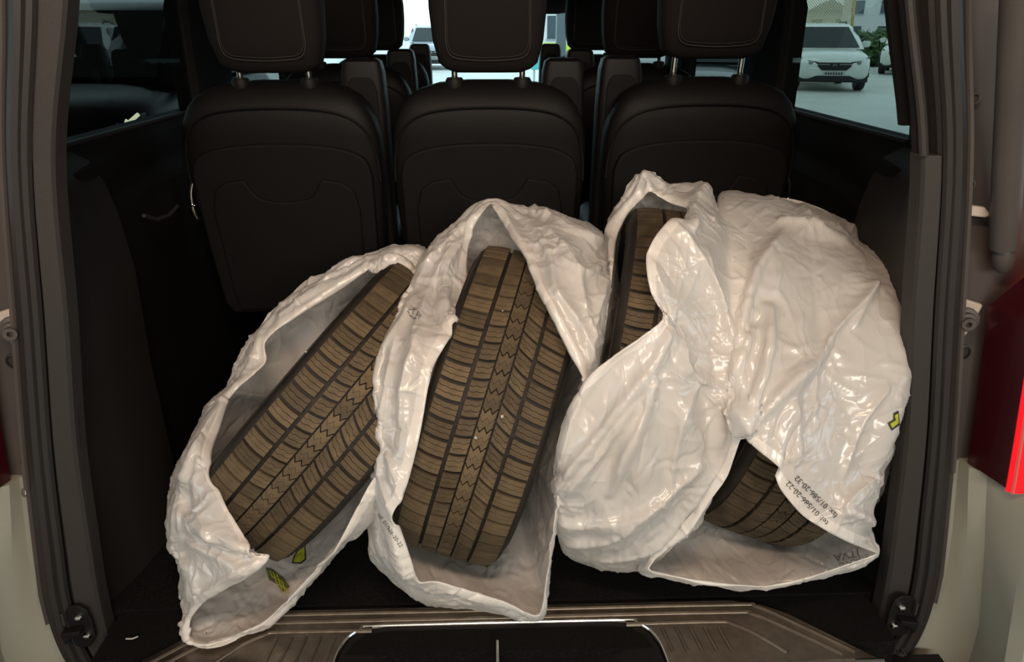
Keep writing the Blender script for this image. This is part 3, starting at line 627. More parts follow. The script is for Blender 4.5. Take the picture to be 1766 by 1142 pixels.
def bag(rows, tk, back, ctr, label, folds=(), seed=1, knots=(), excess=.035, iters=130):
    """rows: (rim px, rim py, rim depth, outline px, outline py, outline depth), clockwise"""
    A = np.array(rows, float); A[:, 5] += .075; back -= .04
    wts = np.hypot(*(np.roll(A[:, 0:2], -1, 0)-A[:, 0:2]).T)+np.hypot(*(np.roll(A[:, 3:5], -1, 0)-A[:, 3:5]).T)
    S = closed_cr(A, np.maximum(wts, 12.0), NU)
    X = np.zeros((NU, NV, 3)); cx, cy = ctr
    for j in range(NV):
        if j < NF:
            a = j/(NF-1); s_ = math.sin(a*math.pi/2)**.9; dp = 1-math.cos(a*math.pi/2)
            px = S[:, 0]+(S[:, 3]-S[:, 0])*s_; py = S[:, 1]+(S[:, 4]-S[:, 1])*s_; d = S[:, 2]+(S[:, 5]-S[:, 2])*dp
        else:
            b = (j-NF+1)/(NV-NF); q = math.cos(b*math.pi/2*.985)**1.1; dp = math.sin(b*math.pi/2)**3.0
            px = cx+(S[:, 3]-cx)*q; py = cy+(S[:, 4]-cy)*q; d = S[:, 5]+(back-S[:, 5])*dp
        r = fw+np.outer(px-883, rt)/F-np.outer(py-571, up)/F
        X[:, j] = CAM+r*d[:, None]
        zc = FL+.004+.014*(1-j/NV); low = X[:, j, 2] < zc; dz = (zc-1.5)/r[:, 2]; X[low, j] = (CAM+r*dz[:, None])[low]
    # drawn folds: ridges raised towards the viewer's side of the sheet
    UV = proj(X); front = np.zeros((NU, NV)); front[:, :NF+2] = 1
    E = X[:, :, :]; 
    def normals(X):
        du = np.roll(X, -1, 0)-np.roll(X, 1, 0); dv = np.zeros_like(X); dv[:, 1:-1] = X[:, 2:]-X[:, :-2]; dv[:, 0] = X[:, 1]-X[:, 0]; dv[:, -1] = X[:, -1]-X[:, -2]
        n = np.cross(du, dv); n /= np.maximum(np.linalg.norm(n, axis=-1, keepdims=True), 1e-9)
        c = TYRES[tk][1]; sgn = np.sign(np.median(np.sum(n*(X-c), -1))); return n*(sgn if sgn else 1)
    Nn = normals(X); disp = np.zeros((NU, NV))
    for poly, wd, amp, asym in folds:
        best = np.full((NU, NV), 1e9); side = np.zeros((NU, NV)); tt = np.zeros((NU, NV)); n = len(poly)-1
        for k in range(n):
            a = np.array(poly[k], float); b = np.array(poly[k+1], float); ab = b-a; w_ = UV-a; t = np.clip((w_@ab)/(ab@ab), 0, 1); q = w_-t[..., None]*ab; dd = np.hypot(q[..., 0], q[..., 1])
            m_ = dd < best; best[m_] = dd[m_]; side[m_] = np.sign(ab[0]*q[..., 1]-ab[1]*q[..., 0])[m_]; tt[m_] = ((k+t)/n)[m_]
        taper = np.clip(np.minimum(tt, 1-tt)*5, 0, 1)**.7
        ww = np.where(side > 0, wd, wd*asym); disp += .6*amp*np.exp(-(best/np.maximum(ww, 15))**1.5)*front*np.maximum(taper, .0)
    X = X+Nn*disp[..., None]
    nz = smooth_noise(NU, NV, 14, 5, seed)*.0040+smooth_noise(NU, NV, 34, 4, seed+50)*.0008
    j = np.arange(NV)/(NV-1); amp = np.interp(j, [0, .06, .3, 1], [.12, .4, 1, 1])
    X0 = X+Nn*(nz*amp[None, :])[..., None]; X = X0.copy()
    # relax the film: slightly too much material, so it buckles into creases over the tyre
    ex = 1+excess*(.6+.5*smooth_noise(NU, NV, 6, 3, seed+9))*np.interp(np.arange(NV), [0, 3, 10], [0, .1, 1])[None, :]
    def d(A_, B_): return np.linalg.norm(A_-B_, axis=-1)
    ru = d(np.roll(X0, -1, 0), X0)*ex; rv = d(X0[:, 1:], X0[:, :-1])*ex[:, 1:]
    g1 = d(np.roll(X0, -1, 0)[:, 1:], X0[:, :-1])*ex[:, 1:]; g2 = d(np.roll(X0, -1, 0)[:, :-1], X0[:, 1:])*ex[:, 1:]
    ru2 = d(np.roll(X0, -6, 0), X0)*1.0; rv2 = d(X0[:, 6:], X0[:, :-6])*1.0
    anch = np.interp(j, [0, .03, .10, NF/NV-.05, NF/NV, NF/NV+.1, 1], [.30, .12, .012, .012, .10, .03, .05])[None, :, None]
    def corr(P, Q, r): 
        v = Q-P; l = np.maximum(np.linalg.norm(v, axis=-1), 1e-9); return v*((l-r)/l*.5)[..., None]
    RAY = X0-CAM; RAY /= np.linalg.norm(RAY, axis=-1, keepdims=True)
    for it in range(iters):
        D = np.zeros_like(X)
        c = corr(X, np.roll(X, -1, 0), ru); D += c; D -= np.roll(c, 1, 0)
        c = corr(X[:, :-1], X[:, 1:], rv); D[:, :-1] += c; D[:, 1:] -= c
        Xr = np.roll(X, -1, 0)
        c = corr(X[:, :-1], Xr[:, 1:], g1); D[:, :-1] += c; Dr = np.zeros_like(X); Dr[:, 1:] -= c
        c = corr(X[:, 1:], Xr[:, :-1], g2); D[:, 1:] += c; Dr[:, :-1] -= c
        D += np.roll(Dr, 1, 0)
        c = corr(X, np.roll(X, -6, 0), ru2)*.3; D += c; D -= np.roll(c, 6, 0)
        c = corr(X[:, :-6], X[:, 6:], rv2)*.3; D[:, :-6] += c; D[:, 6:] -= c
        X = X+D*.22+(X0-X)*anch
        if it % 3 == 2:
            for k in (tk,):
                dd, G = tyre_sdf(X, k); G[:, NF:] = RAY[:, NF:]; X = X-np.where(dd < 0, dd, 0)[..., None]*G
            X[..., 2] = np.maximum(X[..., 2], (FL+.004+.014*(1-np.arange(NV)/NV))[None, :]); X[..., 0] = np.minimum(X[..., 0], VX+.662)
    for k in range(len(TYRES)):
        if k != tk: dd, G = tyre_sdf(X, k, .002); X = X-np.where(dd < 0, dd, 0)[..., None]*G*.9
    X = crumple(X, seed, knots, normals, folds)
    NU_, NV_ = X.shape[:2]
    V = X.reshape(-1, 3); idx = np.arange(NU_*NV_).reshape(NU_, NV_); nx = np.roll(idx, -1, 0)
    Fq = np.stack([idx[:, :-1], nx[:, :-1], nx[:, 1:], idx[:, 1:]], -1).reshape(-1, 4)
    t = empty('plastic_bag', (float(X[..., 0].mean()), float(X[..., 1].mean()), float(X[..., 2].min()))); tag(t, label, 'plastic bag', 'white plastic tyre bags')
    org = np.array(t.location)
    me = bpy.data.meshes.new('film'); me.from_pydata((V-org).tolist(), [], Fq.tolist()+[tuple(idx[:, -1].tolist())]); me.shade_smooth()
    o = link('film', me, M['bag'], t)
    # hem: doubled strip along the rim
    Nn = normals(X); J = 60; seg = np.linalg.norm(X[:, 1:J]-X[:, :J-1], axis=-1); cum = np.concatenate([np.zeros((NU_, 1)), np.cumsum(seg, 1)], 1)
    def hrow(w_):
        k = np.clip((cum < w_).sum(1), 1, J-1); f_ = np.clip((w_-cum[np.arange(NU_), k-1])/np.maximum(cum[np.arange(NU_), k]-cum[np.arange(NU_), k-1], 1e-9), 0, 1)[:, None]
        u_ = np.arange(NU_); return X[u_, k-1]*(1-f_)+X[u_, k]*f_, Nn[u_, k]
    hr = [hrow(q) for q in (1e-6, .004, .008, .012, .016)]
    H = np.stack([p+n*.0014 for p, n in hr], 1); Hi = hr[0][0]-hr[0][1]*.0010; Hj = hr[-1][0]-hr[-1][1]*.0010
    H = np.concatenate([Hj[:, None], Hi[:, None], H], 1); n2 = H.shape[1]; idx = np.arange(NU_*n2).reshape(NU_, n2); nx = np.roll(idx, -1, 0)
    Fq = np.stack([idx[:, :-1], nx[:, :-1], nx[:, 1:], idx[:, 1:]], -1).reshape(-1, 4)
    me = bpy.data.meshes.new('hem'); me.from_pydata((H.reshape(-1, 3)-org).tolist(), [], Fq.tolist()); me.shade_smooth(); link('hem', me, M['bag'], t)
    BAGS.append((t, X)); return t
# bag 1, leftmost
bag([(655, 478, 1.36, 690, 421, 1.33), (690, 492, 1.34, 738, 428, 1.34), (725, 560, 1.22, 775, 520, 1.34), (720, 680, 1.17, 770, 640, 1.32), (690, 760, 1.13, 745, 745, 1.30), (636, 838, 1.13, 690, 850, 1.28), (579, 945, 1.15, 640, 905, 1.27), (548, 980, 1.17, 600, 925, 1.29), (491, 1040, 1.19, 520, 1022, 1.24), (449, 1076, 1.20, 462, 1080, 1.22), (363, 1111, 1.20, 364, 1114, 1.215), (328, 1100, 1.20, 326, 1103, 1.215), (330, 1066, 1.19, 323, 1062, 1.22), (368, 1024, 1.15, 318, 1000, 1.22), (431, 990, 1.11, 303, 965, 1.23), (465, 959, 1.10, 292, 920, 1.24), (432, 950, 1.09, 293, 885, 1.25), (424, 930, 1.10, 300, 850, 1.26), (388, 868, 1.12, 312, 810, 1.27), (362, 795, 1.17, 330, 770, 1.28), (375, 745, 1.22, 350, 715, 1.29), (394, 688, 1.27, 383, 680, 1.30), (457, 628, 1.31, 405, 640, 1.31), (459, 588, 1.32, 440, 580, 1.32), (520, 545, 1.34, 470, 535, 1.33), (590, 500, 1.36, 540, 488, 1.335), (640, 464, 1.37, 620, 442, 1.335)],
    0, 1.55, (570, 700), 'white plastic bag gaping widest open, leftmost, its tip hanging over the sill',
    [([(735, 432), (690, 445), (640, 462), (560, 510), (460, 585)], 9, .010, .6), ([(390, 690), (350, 760), (320, 860), (318, 950)], 10, .010, .5), ([(320, 930), (380, 960), (430, 990)], 9, .010, .6), ([(310, 880), (370, 930), (420, 955)], 7, .008, .6), ([(345, 1030), (400, 990), (460, 962)], 8, .009, .6), ([(690, 430), (670, 450), (650, 480)], 7, .008, .5), ([(388, 692), (335, 790), (305, 900), (310, 960)], 7, .008, .4), ([(352, 760), (340, 860), (365, 930)], 6, .007, .5), ([(296, 930), (330, 990), (340, 1040)], 7, .007, .5), ([(620, 440), (540, 500), (470, 560)], 6, .006, .5)], seed=3, knots=[(432, 955, 9, .06), (392, 690, 8, .05), (345, 1090, 7, .05), (650, 470, 7, .05), (330, 900, 6, .06)])
# bag 2
bag([(850, 353, 1.33, 850, 347, 1.30), (885, 402, 1.28, 905, 356, 1.33), (915, 450, 1.21, 960, 374, 1.34), (950, 530, 1.13, 1022, 396, 1.34), (985, 610, 1.11, 1060, 440, 1.33), (1003, 655, 1.11, 1055, 530, 1.31), (1000, 700, 1.11, 1035, 630, 1.28), (985, 765, 1.11, 1005, 700, 1.24), (963, 830, 1.12, 985, 780, 1.20), (955, 900, 1.14, 962, 860, 1.19), (944, 980, 1.18, 951, 960, 1.22), (930, 1060, 1.21, 932, 1063, 1.225), (872, 1038, 1.19, 868, 1058, 1.215), (816, 1021, 1.17, 780, 1051, 1.215), (757, 1003, 1.15, 710, 1028, 1.22), (724, 1000, 1.14, 672, 1000, 1.22), (708, 960, 1.12, 645, 965, 1.22), (690, 906, 1.11, 638, 915, 1.22), (684, 880, 1.10, 637, 870, 1.22), (704, 830, 1.09, 635, 800, 1.22), (722, 760, 1.08, 634, 720, 1.22), (735, 690, 1.08, 636, 640, 1.23), (747, 633, 1.09, 650, 580, 1.25), (778, 580, 1.12, 672, 540, 1.27), (812, 526, 1.22, 702, 490, 1.28), (806, 480, 1.27, 730, 445, 1.29), (804, 444, 1.31, 762, 405, 1.30), (812, 402, 1.33, 795, 378, 1.31), (832, 370, 1.33, 825, 352, 1.31)],
    1, 1.57, (845, 680), 'white plastic bag with a printed recycling mark, second from the left, framing a whole tread',
    [([(850, 350), (890, 400), (930, 480), (970, 560), (1005, 650), (1000, 740), (965, 840)], 12, .012, .6), ([(905, 370), (950, 440), (960, 500), (1000, 560), (1030, 640)], 9, .010, .5), ([(930, 365), (990, 400), (1040, 420)], 8, .008, .5), ([(800, 410), (770, 470), (770, 540), (790, 560)], 10, .012, .5), ([(750, 430), (715, 520), (660, 620), (650, 720)], 9, .010, .6), ([(690, 560), (665, 700), (660, 820), (690, 900)], 9, .010, .5), ([(790, 420), (740, 500), (710, 600)], 7, .008, .6), ([(670, 780), (690, 850), (680, 930), (705, 1000)], 8, .009, .6), ([(850, 360), (820, 400), (760, 440)], 7, .008, .5), ([(960, 440), (1010, 470), (1050, 450)], 8, .007, .5), ([(845, 360), (790, 400), (735, 460), (700, 540)], 7, .008, .4), ([(910, 362), (975, 385), (1045, 425)], 6, .007, .4), ([(1050, 470), (1025, 560), (1015, 640)], 7, .008, .5), ([(940, 390), (990, 450), (1010, 540), (1030, 600)], 6, .007, .4), ([(730, 560), (700, 640), (690, 740)], 6, .007, .5)], seed=11, knots=[(812, 526, 9, .06), (850, 358, 8, .07), (1000, 690, 8, .07), (955, 850, 9, .07), (705, 985, 9, .06), (960, 430, 8, .07), (735, 640, 7, .06)])
# bag 3
bag([(1104, 346, 1.32, 1110, 298, 1.27), (1130, 340, 1.31, 1160, 316, 1.30), (1160, 352, 1.29, 1195, 319, 1.32), (1193, 366, 1.26, 1220, 317, 1.33), (1178, 388, 1.16, 1252, 375, 1.26), (1158, 378, 1.11, 1272, 430, 1.22), (1130, 408, 1.08, 1286, 500, 1.18), (1115, 440, 1.07, 1287, 560, 1.15), (1115, 475, 1.065, 1279, 640, 1.13), (1122, 505, 1.06, 1266, 710, 1.12), (1136, 540, 1.05, 1252, 780, 1.12), (1128, 562, 1.04, 1224, 860, 1.12), (1105, 577, 1.04, 1180, 930, 1.20), (1079, 596, 1.04, 1110, 984, 1.22), (1050, 622, 1.05, 1035, 982, 1.23), (1022, 655, 1.06, 972, 952, 1.22), (1003, 690, 1.07, 954, 900, 1.21), (990, 730, 1.09, 956, 840, 1.20), (1000, 740, 1.13, 985, 770, 1.22), (1030, 650, 1.16, 1020, 650, 1.26), (1045, 560, 1.18, 1035, 560, 1.28), (1056, 470, 1.20, 1046, 470, 1.29), (1062, 415, 1.28, 1042, 395, 1.29), (1080, 372, 1.31, 1075, 335, 1.28)],
    2, 1.58, (1142, 650), 'white plastic bag closed over its tyre front, third from the left, peaked at the top',
    [([(1110, 300), (1122, 330), (1120, 350)], 9, .012, .5), ([(1220, 320), (1205, 350), (1195, 400)], 8, .012, .6), ([(1160, 380), (1205, 440), (1240, 510), (1270, 590)], 9, .011, .5), ([(1140, 545), (1060, 610), (1005, 690), (962, 820)], 12, .012, .6), ([(1160, 555), (1120, 640), (1010, 780), (960, 850)], 9, .013, .45), ([(1125, 650), (1110, 720), (1050, 860)], 9, .012, .45), ([(1215, 800), (1130, 870), (1060, 930), (970, 940)], 10, .011, .5), ([(1245, 790), (1190, 870), (1120, 950), (1020, 965)], 9, .010, .5), ([(955, 900), (1020, 905), (1090, 895), (1160, 850)], 9, .010, .5), ([(1170, 560), (1190, 640), (1250, 670)], 8, .009, .5), ([(1120, 440), (1150, 520), (1160, 560)], 8, .008, .5), ([(1200, 660), (1170, 760), (1150, 860)], 6, .006, .5), ([(1100, 690), (1020, 800), (970, 860)], 7, .009, .4), ([(1215, 420), (1240, 520), (1275, 620)], 6, .007, .5)], seed=21, knots=[(1140, 550, 11, .09), (962, 860, 11, .10), (1112, 310, 8, .06), (1195, 370, 8, .06), (1180, 470, 8, .05), (1240, 700, 8, .06), (1120, 660, 7, .07)])
# bag 4, rightmost
bag([(1296, 764, 1.07, 1300, 334, 1.32), (1318, 785, 1.06, 1370, 342, 1.33), (1342, 806, 1.06, 1435, 366, 1.33), (1338, 822, 1.07, 1478, 405, 1.33), (1343, 838, 1.07, 1505, 470, 1.32), (1352, 853, 1.075, 1516, 540, 1.30), (1370, 875, 1.08, 1530, 610, 1.28), (1390, 894, 1.09, 1546, 680, 1.26), (1430, 918, 1.10, 1554, 745, 1.25), (1467, 937, 1.12, 1536, 810, 1.24), (1490, 946, 1.15, 1500, 885, 1.22), (1507, 953, 1.17, 1505, 930, 1.20), (1505, 958, 1.18, 1509, 957, 1.20), (1420, 988, 1.19, 1424, 993, 1.21), (1320, 1010, 1.18, 1320, 1015, 1.21), (1220, 1003, 1.18, 1215, 1008, 1.21), (1125, 986, 1.18, 1115, 990, 1.22), (1130, 965, 1.19, 1105, 975, 1.25), (1165, 938, 1.17, 1130, 930, 1.27), (1190, 917, 1.15, 1165, 880, 1.28), (1224, 865, 1.13, 1195, 800, 1.29), (1254, 822, 1.11, 1215, 700, 1.34), (1280, 752, 1.08, 1225, 560, 1.36), (1290, 748, 1.07, 1232, 430, 1.36), (1294, 752, 1.07, 1240, 334, 1.36)],
    3, 1.58, (1360, 650), 'bulky white plastic bag with printed phone numbers, rightmost, bulging against the pillar',
    [([(1512, 490), (1480, 530), (1440, 570), (1405, 625), (1350, 680), (1300, 735)], 11, .014, .35), ([(1330, 520), (1325, 620), (1300, 700), (1285, 745)], 10, .012, .5), ([(1250, 680), (1275, 700), (1295, 745)], 12, .012, .6), ([(1355, 400), (1310, 460), (1290, 520), (1270, 600)], 9, .010, .5), ([(1300, 560), (1270, 640), (1250, 690)], 9, .010, .5), ([(1510, 490), (1495, 520), (1470, 570)], 9, .010, .5), ([(1540, 660), (1480, 740), (1450, 830)], 9, .010, .5), ([(1372, 690), (1375, 760), (1370, 800)], 8, .008, .5), ([(1450, 875), (1500, 830), (1520, 820)], 8, .010, .5), ([(1450, 878), (1490, 890), (1505, 905)], 8, .010, .5), ([(1380, 350), (1420, 400), (1490, 440)], 9, .008, .5), ([(1340, 380), (1400, 390), (1470, 420)], 7, .007, .5)], seed=31, knots=[(1450, 878, 12, .08), (1270, 715, 10, .06), (1510, 492, 9, .06), (1290, 745, 9, .08), (1390, 385, 12, .07), (1440, 390, 10, .06), (1385, 610, 10, .06), (1400, 700, 8, .06), (1370, 790, 8, .06)])
# ================================================================ yard outside the windows
M['carglass'] = mat('dark car glass', (.012, .016, .016), .1, spec=.12)
M['carblack'] = mat('black car trim', (.012, .012, .012), .5)
M['white_paint'] = mat('white car paint', (.62, .64, .58), .25, coat=.6)
M['dark_paint'] = mat('black car paint', (.003, .003, .0035), .3, spec=.1)
M['grey_paint'] = mat('dark grey car paint', (.045, .06, .062), .2, coat=.6)
M['silver_paint'] = mat('silver car paint', (.30, .33, .36), .25, coat=.6)
M['lampglass'] = mat('car headlamp glass', (.18, .19, .18), .08, spec=.6)
M['drl'] = mat('lit lamp strip', (.8, .8, .6), .3, emit=(1, .95, .68), estr=1.6)
M['numplate'] = mat('pale number plate', (.40, .40, .38), .5)
M['dark_mark'] = mat('dark print', (.03, .03, .03), .6)
def car(paint, loc_, rz, label, drl=False):
    t = empty('parked_car', loc_, rz); tag(t, label, 'car', 'cars parked in the yard')
    mb = MB(); rings = []
    for y, w_, zb, zt in ((-2.30, .60, .42, .66), (-2.26, .76, .30, .76), (-2.18, .84, .26, .86), (-2.0, .90, .24, .93), (-1.7, .92, .22, .98), (-1.2, .925, .22, 1.05), (0, .925, .22, 1.07), (1.8, .92, .24, 1.08), (2.2, .86, .3, 1.04), (2.3, .7, .4, .9)):
        zc, hz_ = (zb+zt)/2, (zt-zb)/2; rings.append([(p[0], y, zc+p[1]) for p in sell(0, 0, 0, w_, hz_, 4.5, 28)])
    mb.loft([[(x, y, z) for x, y, z in r] for r in rings]); obj('body', mb, paint, t, 50)
    G = ((1.02, -1.30, 2.15, .87), (1.15, -1.08, 2.12, .85), (1.35, -.72, 2.02, .79), (1.55, -.32, 1.80, .70), (1.63, -.08, 1.62, .63), (1.67, .20, 1.40, .52))
    mb = MB(); rings = []
    for z, y0, y1, x in G: rings.append([(-x+.1, y0, z), (x-.1, y0, z), (x, y0+.14, z), (x, y1-.1, z), (x-.1, y1, z), (-x+.1, y1, z), (-x, y1-.1, z), (-x, y0+.14, z)])
    mb.loft(rings); obj('cabin', mb, paint, t, 30)
    def gi(z): return [float(np.interp(z, [g[0] for g in G], [g[k] for g in G])) for k in (1, 2, 3)]
    a, b_ = gi(1.07), gi(1.57)
    obj('windscreen', MB().prism([(-a[2]+.13, a[0]-.05, 1.07), (a[2]-.13, a[0]-.05, 1.07), (b_[2]-.12, b_[0]-.05, 1.57), (-b_[2]+.12, b_[0]-.05, 1.57)], (0, .02, 0)), M['carglass'], t, 0)
    for s in (-1, 1):
        a, b_ = gi(1.10), gi(1.54)
        for y0, y1 in ((-.62, .35), (.42, 1.25)):
            obj('side_window', MB().prism([(s*(a[2]+.026), y0-.2 if y0 < 0 else y0, 1.10), (s*(a[2]+.026), y1, 1.10), (s*(b_[2]+.026), y1, 1.54), (s*(b_[2]+.026), y0+.22 if y0 < 0 else y0, 1.54)], (-s*.02, 0, 0)), M['carglass'], t, 0)
        # headlamp wraps round the corner
        hl = obj('headlamp', MB().prism([(s*.40, -2.285, .735), (s*.62, -2.25, .765), (s*.86, -2.03, .87), (s*.84, -2.08, .76), (s*.60, -2.26, .665), (s*.42, -2.29, .675)], (0, .12, 0)), M['carblack'], t, 0, bevel=.01)
        obj('projector', MB().lathe([(.055, 0), (.055, .02), (.04, .03), (.01, .035)], 12, (s*.58, -2.262, .715), (0, -1, 0)), M['lampglass'], hl)
        obj('lamp_strip', MB().tube([(s*.63, -2.262, .70), (s*.76, -2.16, .78), (s*.85, -2.05, .865)], .014, 6), M['drl'] if drl else M['lampglass'], hl)
        if drl:
            for q in range(3): obj('lamp_strip', MB().tube([(s*(.66+.05*q), -2.26+.045*q, .69+.03*q), (s*(.70+.05*q), -2.24+.045*q, .80+.02*q)], .010, 6), M['lampglass'] if q < 2 else M['drl'], hl)
        mr_ = obj('mirror', MB().loft([sell(s*.98, -.80, z, w_, .07, 3, 14) for z, w_ in ((1.06, .05), (1.09, .10), (1.18, .11), (1.22, .07))]), paint, t, 50)
        obj('fog_lamp', MB().prism([(s*.60, -2.27, .42), (s*.82, -2.14, .46), (s*.82, -2.14, .36), (s*.60, -2.27, .34)], (0, .1, 0)), M['carblack'], t, 0)
        for y in (-1.42, 1.42):
            wh = obj('wheel', MB().lathe([(.20, -.11), (.32, -.11), (.345, -.08), (.345, .08), (.32, .11), (.20, .11)], 28, (s*.815, y, .345), (s, 0, 0)), M['carblack'], t, 40)
            obj('rim', MB().lathe([(.215, -.02), (.215, .112), (.19, .112), (.17, .07), (.05, .09), (.02, .095)], 20, (s*.815, y, .345), (s, 0, 0)), M['silver_paint'], wh, 30)
        obj('wheel_arch', MB().tube([(s*.93, -1.42+.40*math.cos(q), .345+.40*math.sin(q)) for q in np.linspace(0, math.pi, 14)], .03, 6), M['carblack'], t)
    gr = obj('grille', MB().prism([(-.42, -2.31, .72), (.42, -2.31, .72), (.40, -2.31, .62), (.30, -2.31, .53), (-.30, -2.31, .53), (-.40, -2.31, .62)], (0, .1, 0)), M['carblack'], t, 0)
    for s in (-1, 1): obj('grille_bar', MB().box((s*.26, -2.32, .675), (.28, .02, .03)), M['chrome'], gr)
    for s in (-1, 1): obj('emblem_bar', MB().box((s*.035, -2.325, .665), (.018, .015, .085), Matrix.Rotation(s*-.15, 3, 'Y')), M['chrome'], gr)
    obj('emblem_bar', MB().box((0, -2.325, .665), (.07, .015, .018)), M['chrome'], gr)
    obj('lower_bumper', MB().loft([[(x, y, z) for y, z in ((-2.28+abs(x)**3*.25, .24), (-2.315+abs(x)**3*.25, .28), (-2.315+abs(x)**3*.25, .40), (-2.2+abs(x)**3*.25, .40), (-2.2, .24))] for x in (-.86, -.6, -.3, 0, .3, .6, .86)]), M['carblack'], t, 30)
    np_ = obj('number_plate', MB().box((0, -2.335, .455), (.52, .02, .11)), M['numplate'], t)
    for q in range(7): obj('plate_mark', MB().box((-.19+.063*q, -2.347, .455), (.035, .006, .06)), M['dark_mark'], np_)
    for s in (-1, 1): obj('roof_bar', MB().tube([(s*.56, .1, 1.66), (s*.58, .2, 1.70), (s*.58, 1.3, 1.69), (s*.56, 1.45, 1.64)], .018, 6), M['carblack'], t)
    return t
car(M['white_paint'], (9.45, 22.3, 0), math.radians(-14), 'white car facing the van, seen whole through the right window')
car(M['dark_paint'], (-3.5, 7.9, 0), math.radians(2), 'black car with a lit lamp strip, seen through the left window', True).scale = (1, 1, 1.06)
car(M['grey_paint'], (3.35, 12.6, 0), math.radians(-20), 'dark grey car seen below the right headrest')
car(M['white_paint'], (15.9, 29.5, 0), math.radians(-30), 'white car mostly hidden at the right edge of the right window')
car(M['silver_paint'], (-2.3, 34.0, 0), math.radians(4), 'pale car ahead of the van, seen through the windscreen')
# perforated yellow-framed screen behind the white car
M['yellow'] = mat('weathered yellow frame', (.42, .30, .08), .6)
M['lattice'] = mat('perforated pale sheet', (.70, .62, .42), .6)
t = empty('mesh_screen', (11.2, 26.6, 0), math.radians(-20)); tag(t, 'tall yellow framed wire mesh screen behind the white car', 'screen')
W2, H2 = .95, 3.6
for x0, x1 in ((-W2, -W2-.06), (W2, W2-.15)): obj('frame_post', MB().tube([(x0, 0, 0), (x1, 0, H2)], .045, 6), M['yellow'], t)
for z in (.12, H2-.05): obj('frame_rail', MB().tube([(-W2, 0, z), (W2-.1, 0, z)], .04, 6), M['yellow'], t)
mb = MB()
for d in (-1, 1):
    for k in range(-50, 60):
        x0 = k*.085; pts = []
        za, zb = .1, H2-.05
        xa, xb = x0, x0+d*(zb-za)
        ts_ = [q for q in np.linspace(0, 1, 60) if -W2 < xa+(xb-xa)*q < W2-.1]
        if len(ts_) > 1: mb.tube([(xa+(xb-xa)*q, 0, za+(zb-za)*q) for q in (ts_[0], ts_[-1])], .013, 4)
o = obj('wire_mesh', mb, M['lattice'], t, 0); o['kind'] = 'stuff'
# buildings
M['bwall'] = mat('pale rendered facade', (.62, .62, .60), .8); M['bwin'] = mat('dark window panes', (.05, .07, .08), .2); M['broof'] = mat('grey roof', (.25, .3, .33), .7); M['leaf'] = mat('green foliage', (.07, .13, .05), .8, col2=(.13, .20, .08), scale=3)
def building(loc_, dims, label, rz=0, n=(4, 3), gable=False):
    t = empty('building', loc_, rz); tag(t, label, 'building', 'buildings beyond the yard'); w_, d, h = dims
    obj('wall', MB().box((0, 0, h/2), dims), M['bwall'], t, 0)
    if gable: obj('roof', MB().loft([[(x, y, z) for x, z in ((-w_/2-.2, h), (0, h+w_*.28), (w_/2+.2, h))] for y in (-d/2-.3, d/2+.3)]), M['broof'], t, 0)
    else: obj('roof', MB().box((0, 0, h+.12), (w_+.3, d+.3, .25)), M['broof'], t, 0)
    for i in range(n[0]):
        for j in range(n[1]):
            x = -w_/2+w_*(i+.5)/n[0]; z = h*(j+.55)/n[1]; f = obj('window', MB().box((x, -d/2-.02, z), (w_/n[0]*.45, .06, h/n[1]*.5)), M['bwin'], t, 0)
            obj('sill', MB().box((x, -d/2-.08, z-h/n[1]*.27), (w_/n[0]*.5, .12, .08)), M['broof'], f, 0)
    return t
building((42, 78, 0), (13, 8, 9), 'pale building at the right edge of the right window', -.5, (5, 4))
building((29.5, 84, 0), (6, 6, 3.6), 'small pale gabled house left of the mesh screen', -.3, (2, 1), True)
building((39, 92, 0), (5, 6, 3.2), 'small pale gabled house partly behind the mesh screen', -.3, (2, 1), True)
building((-16, 30, 0), (14, 6, 5.0), 'pale hall seen through the left window above the black car', .35, (5, 2))
building((6, 60, 0), (9, 6, 3.0), 'low pale building ahead of the windscreen on the right', 0, (4, 1))
M['green_sign'] = mat('yellow green board', (.45, .62, .05), .6); M['teal'] = mat('teal board', (.10, .40, .42), .6)
t = empty('hoarding', (2.2, 24.5, 0)); tag(t, 'yellow green and teal board seen right of the middle headrest', 'board')
obj('board', MB().box((0, 0, .95), (1.6, .06, .35)), M['green_sign'], t); obj('board', MB().box((0, 0, .55), (1.6, .06, .40)), M['teal'], t)
for s in (-1, 1): obj('leg', MB().box((s*.7, .05, .55), (.06, .06, 1.1)), M['concrete'], t)
t = empty('door_frame_post', (1.22, 13.0, 0)); tag(t, 'grey hall door post seen below the rear view mirror', 'post')
obj('post', MB().box((0, 0, 2.0), (.16, .16, 4.0)), M['broof'], t, 0, bevel=.01); obj('foot', MB().box((0, 0, .03), (.3, .3, .06)), M['broof'], t, 0)
# trees
def tree(loc_, r_, h, label, seed):
    rr = np.random.default_rng(seed); t = empty('tree', loc_); tag(t, label, 'tree', 'trees beyond the yard')
    obj('trunk', MB().tube([(0, 0, 0), (.05, 0, h*.6)], [.14, .08], 8), M['carblack'], t)
    bm = bmesh.new()
    for k in range(900):
        d = rr.normal(size=3); d /= np.linalg.norm(d); q = d*rr.uniform(.55, 1.0)**.5; c = Vector((q[0]*r_, q[1]*r_, h*.58+q[2]*h*.42)); e = rr.normal(size=(3, 3))*.16
        bm.faces.new([bm.verts.new(c+Vector(e[m_])) for m_ in range(3)])
    me = bpy.data.meshes.new('crown'); bm.to_mesh(me); bm.free(); o = link('crown', me, M['leaf'], t); o['kind'] = 'stuff'
tree((17.0, 34.5, 0), 1.1, 1.35, 'low green bush right of the mesh screen', 1)

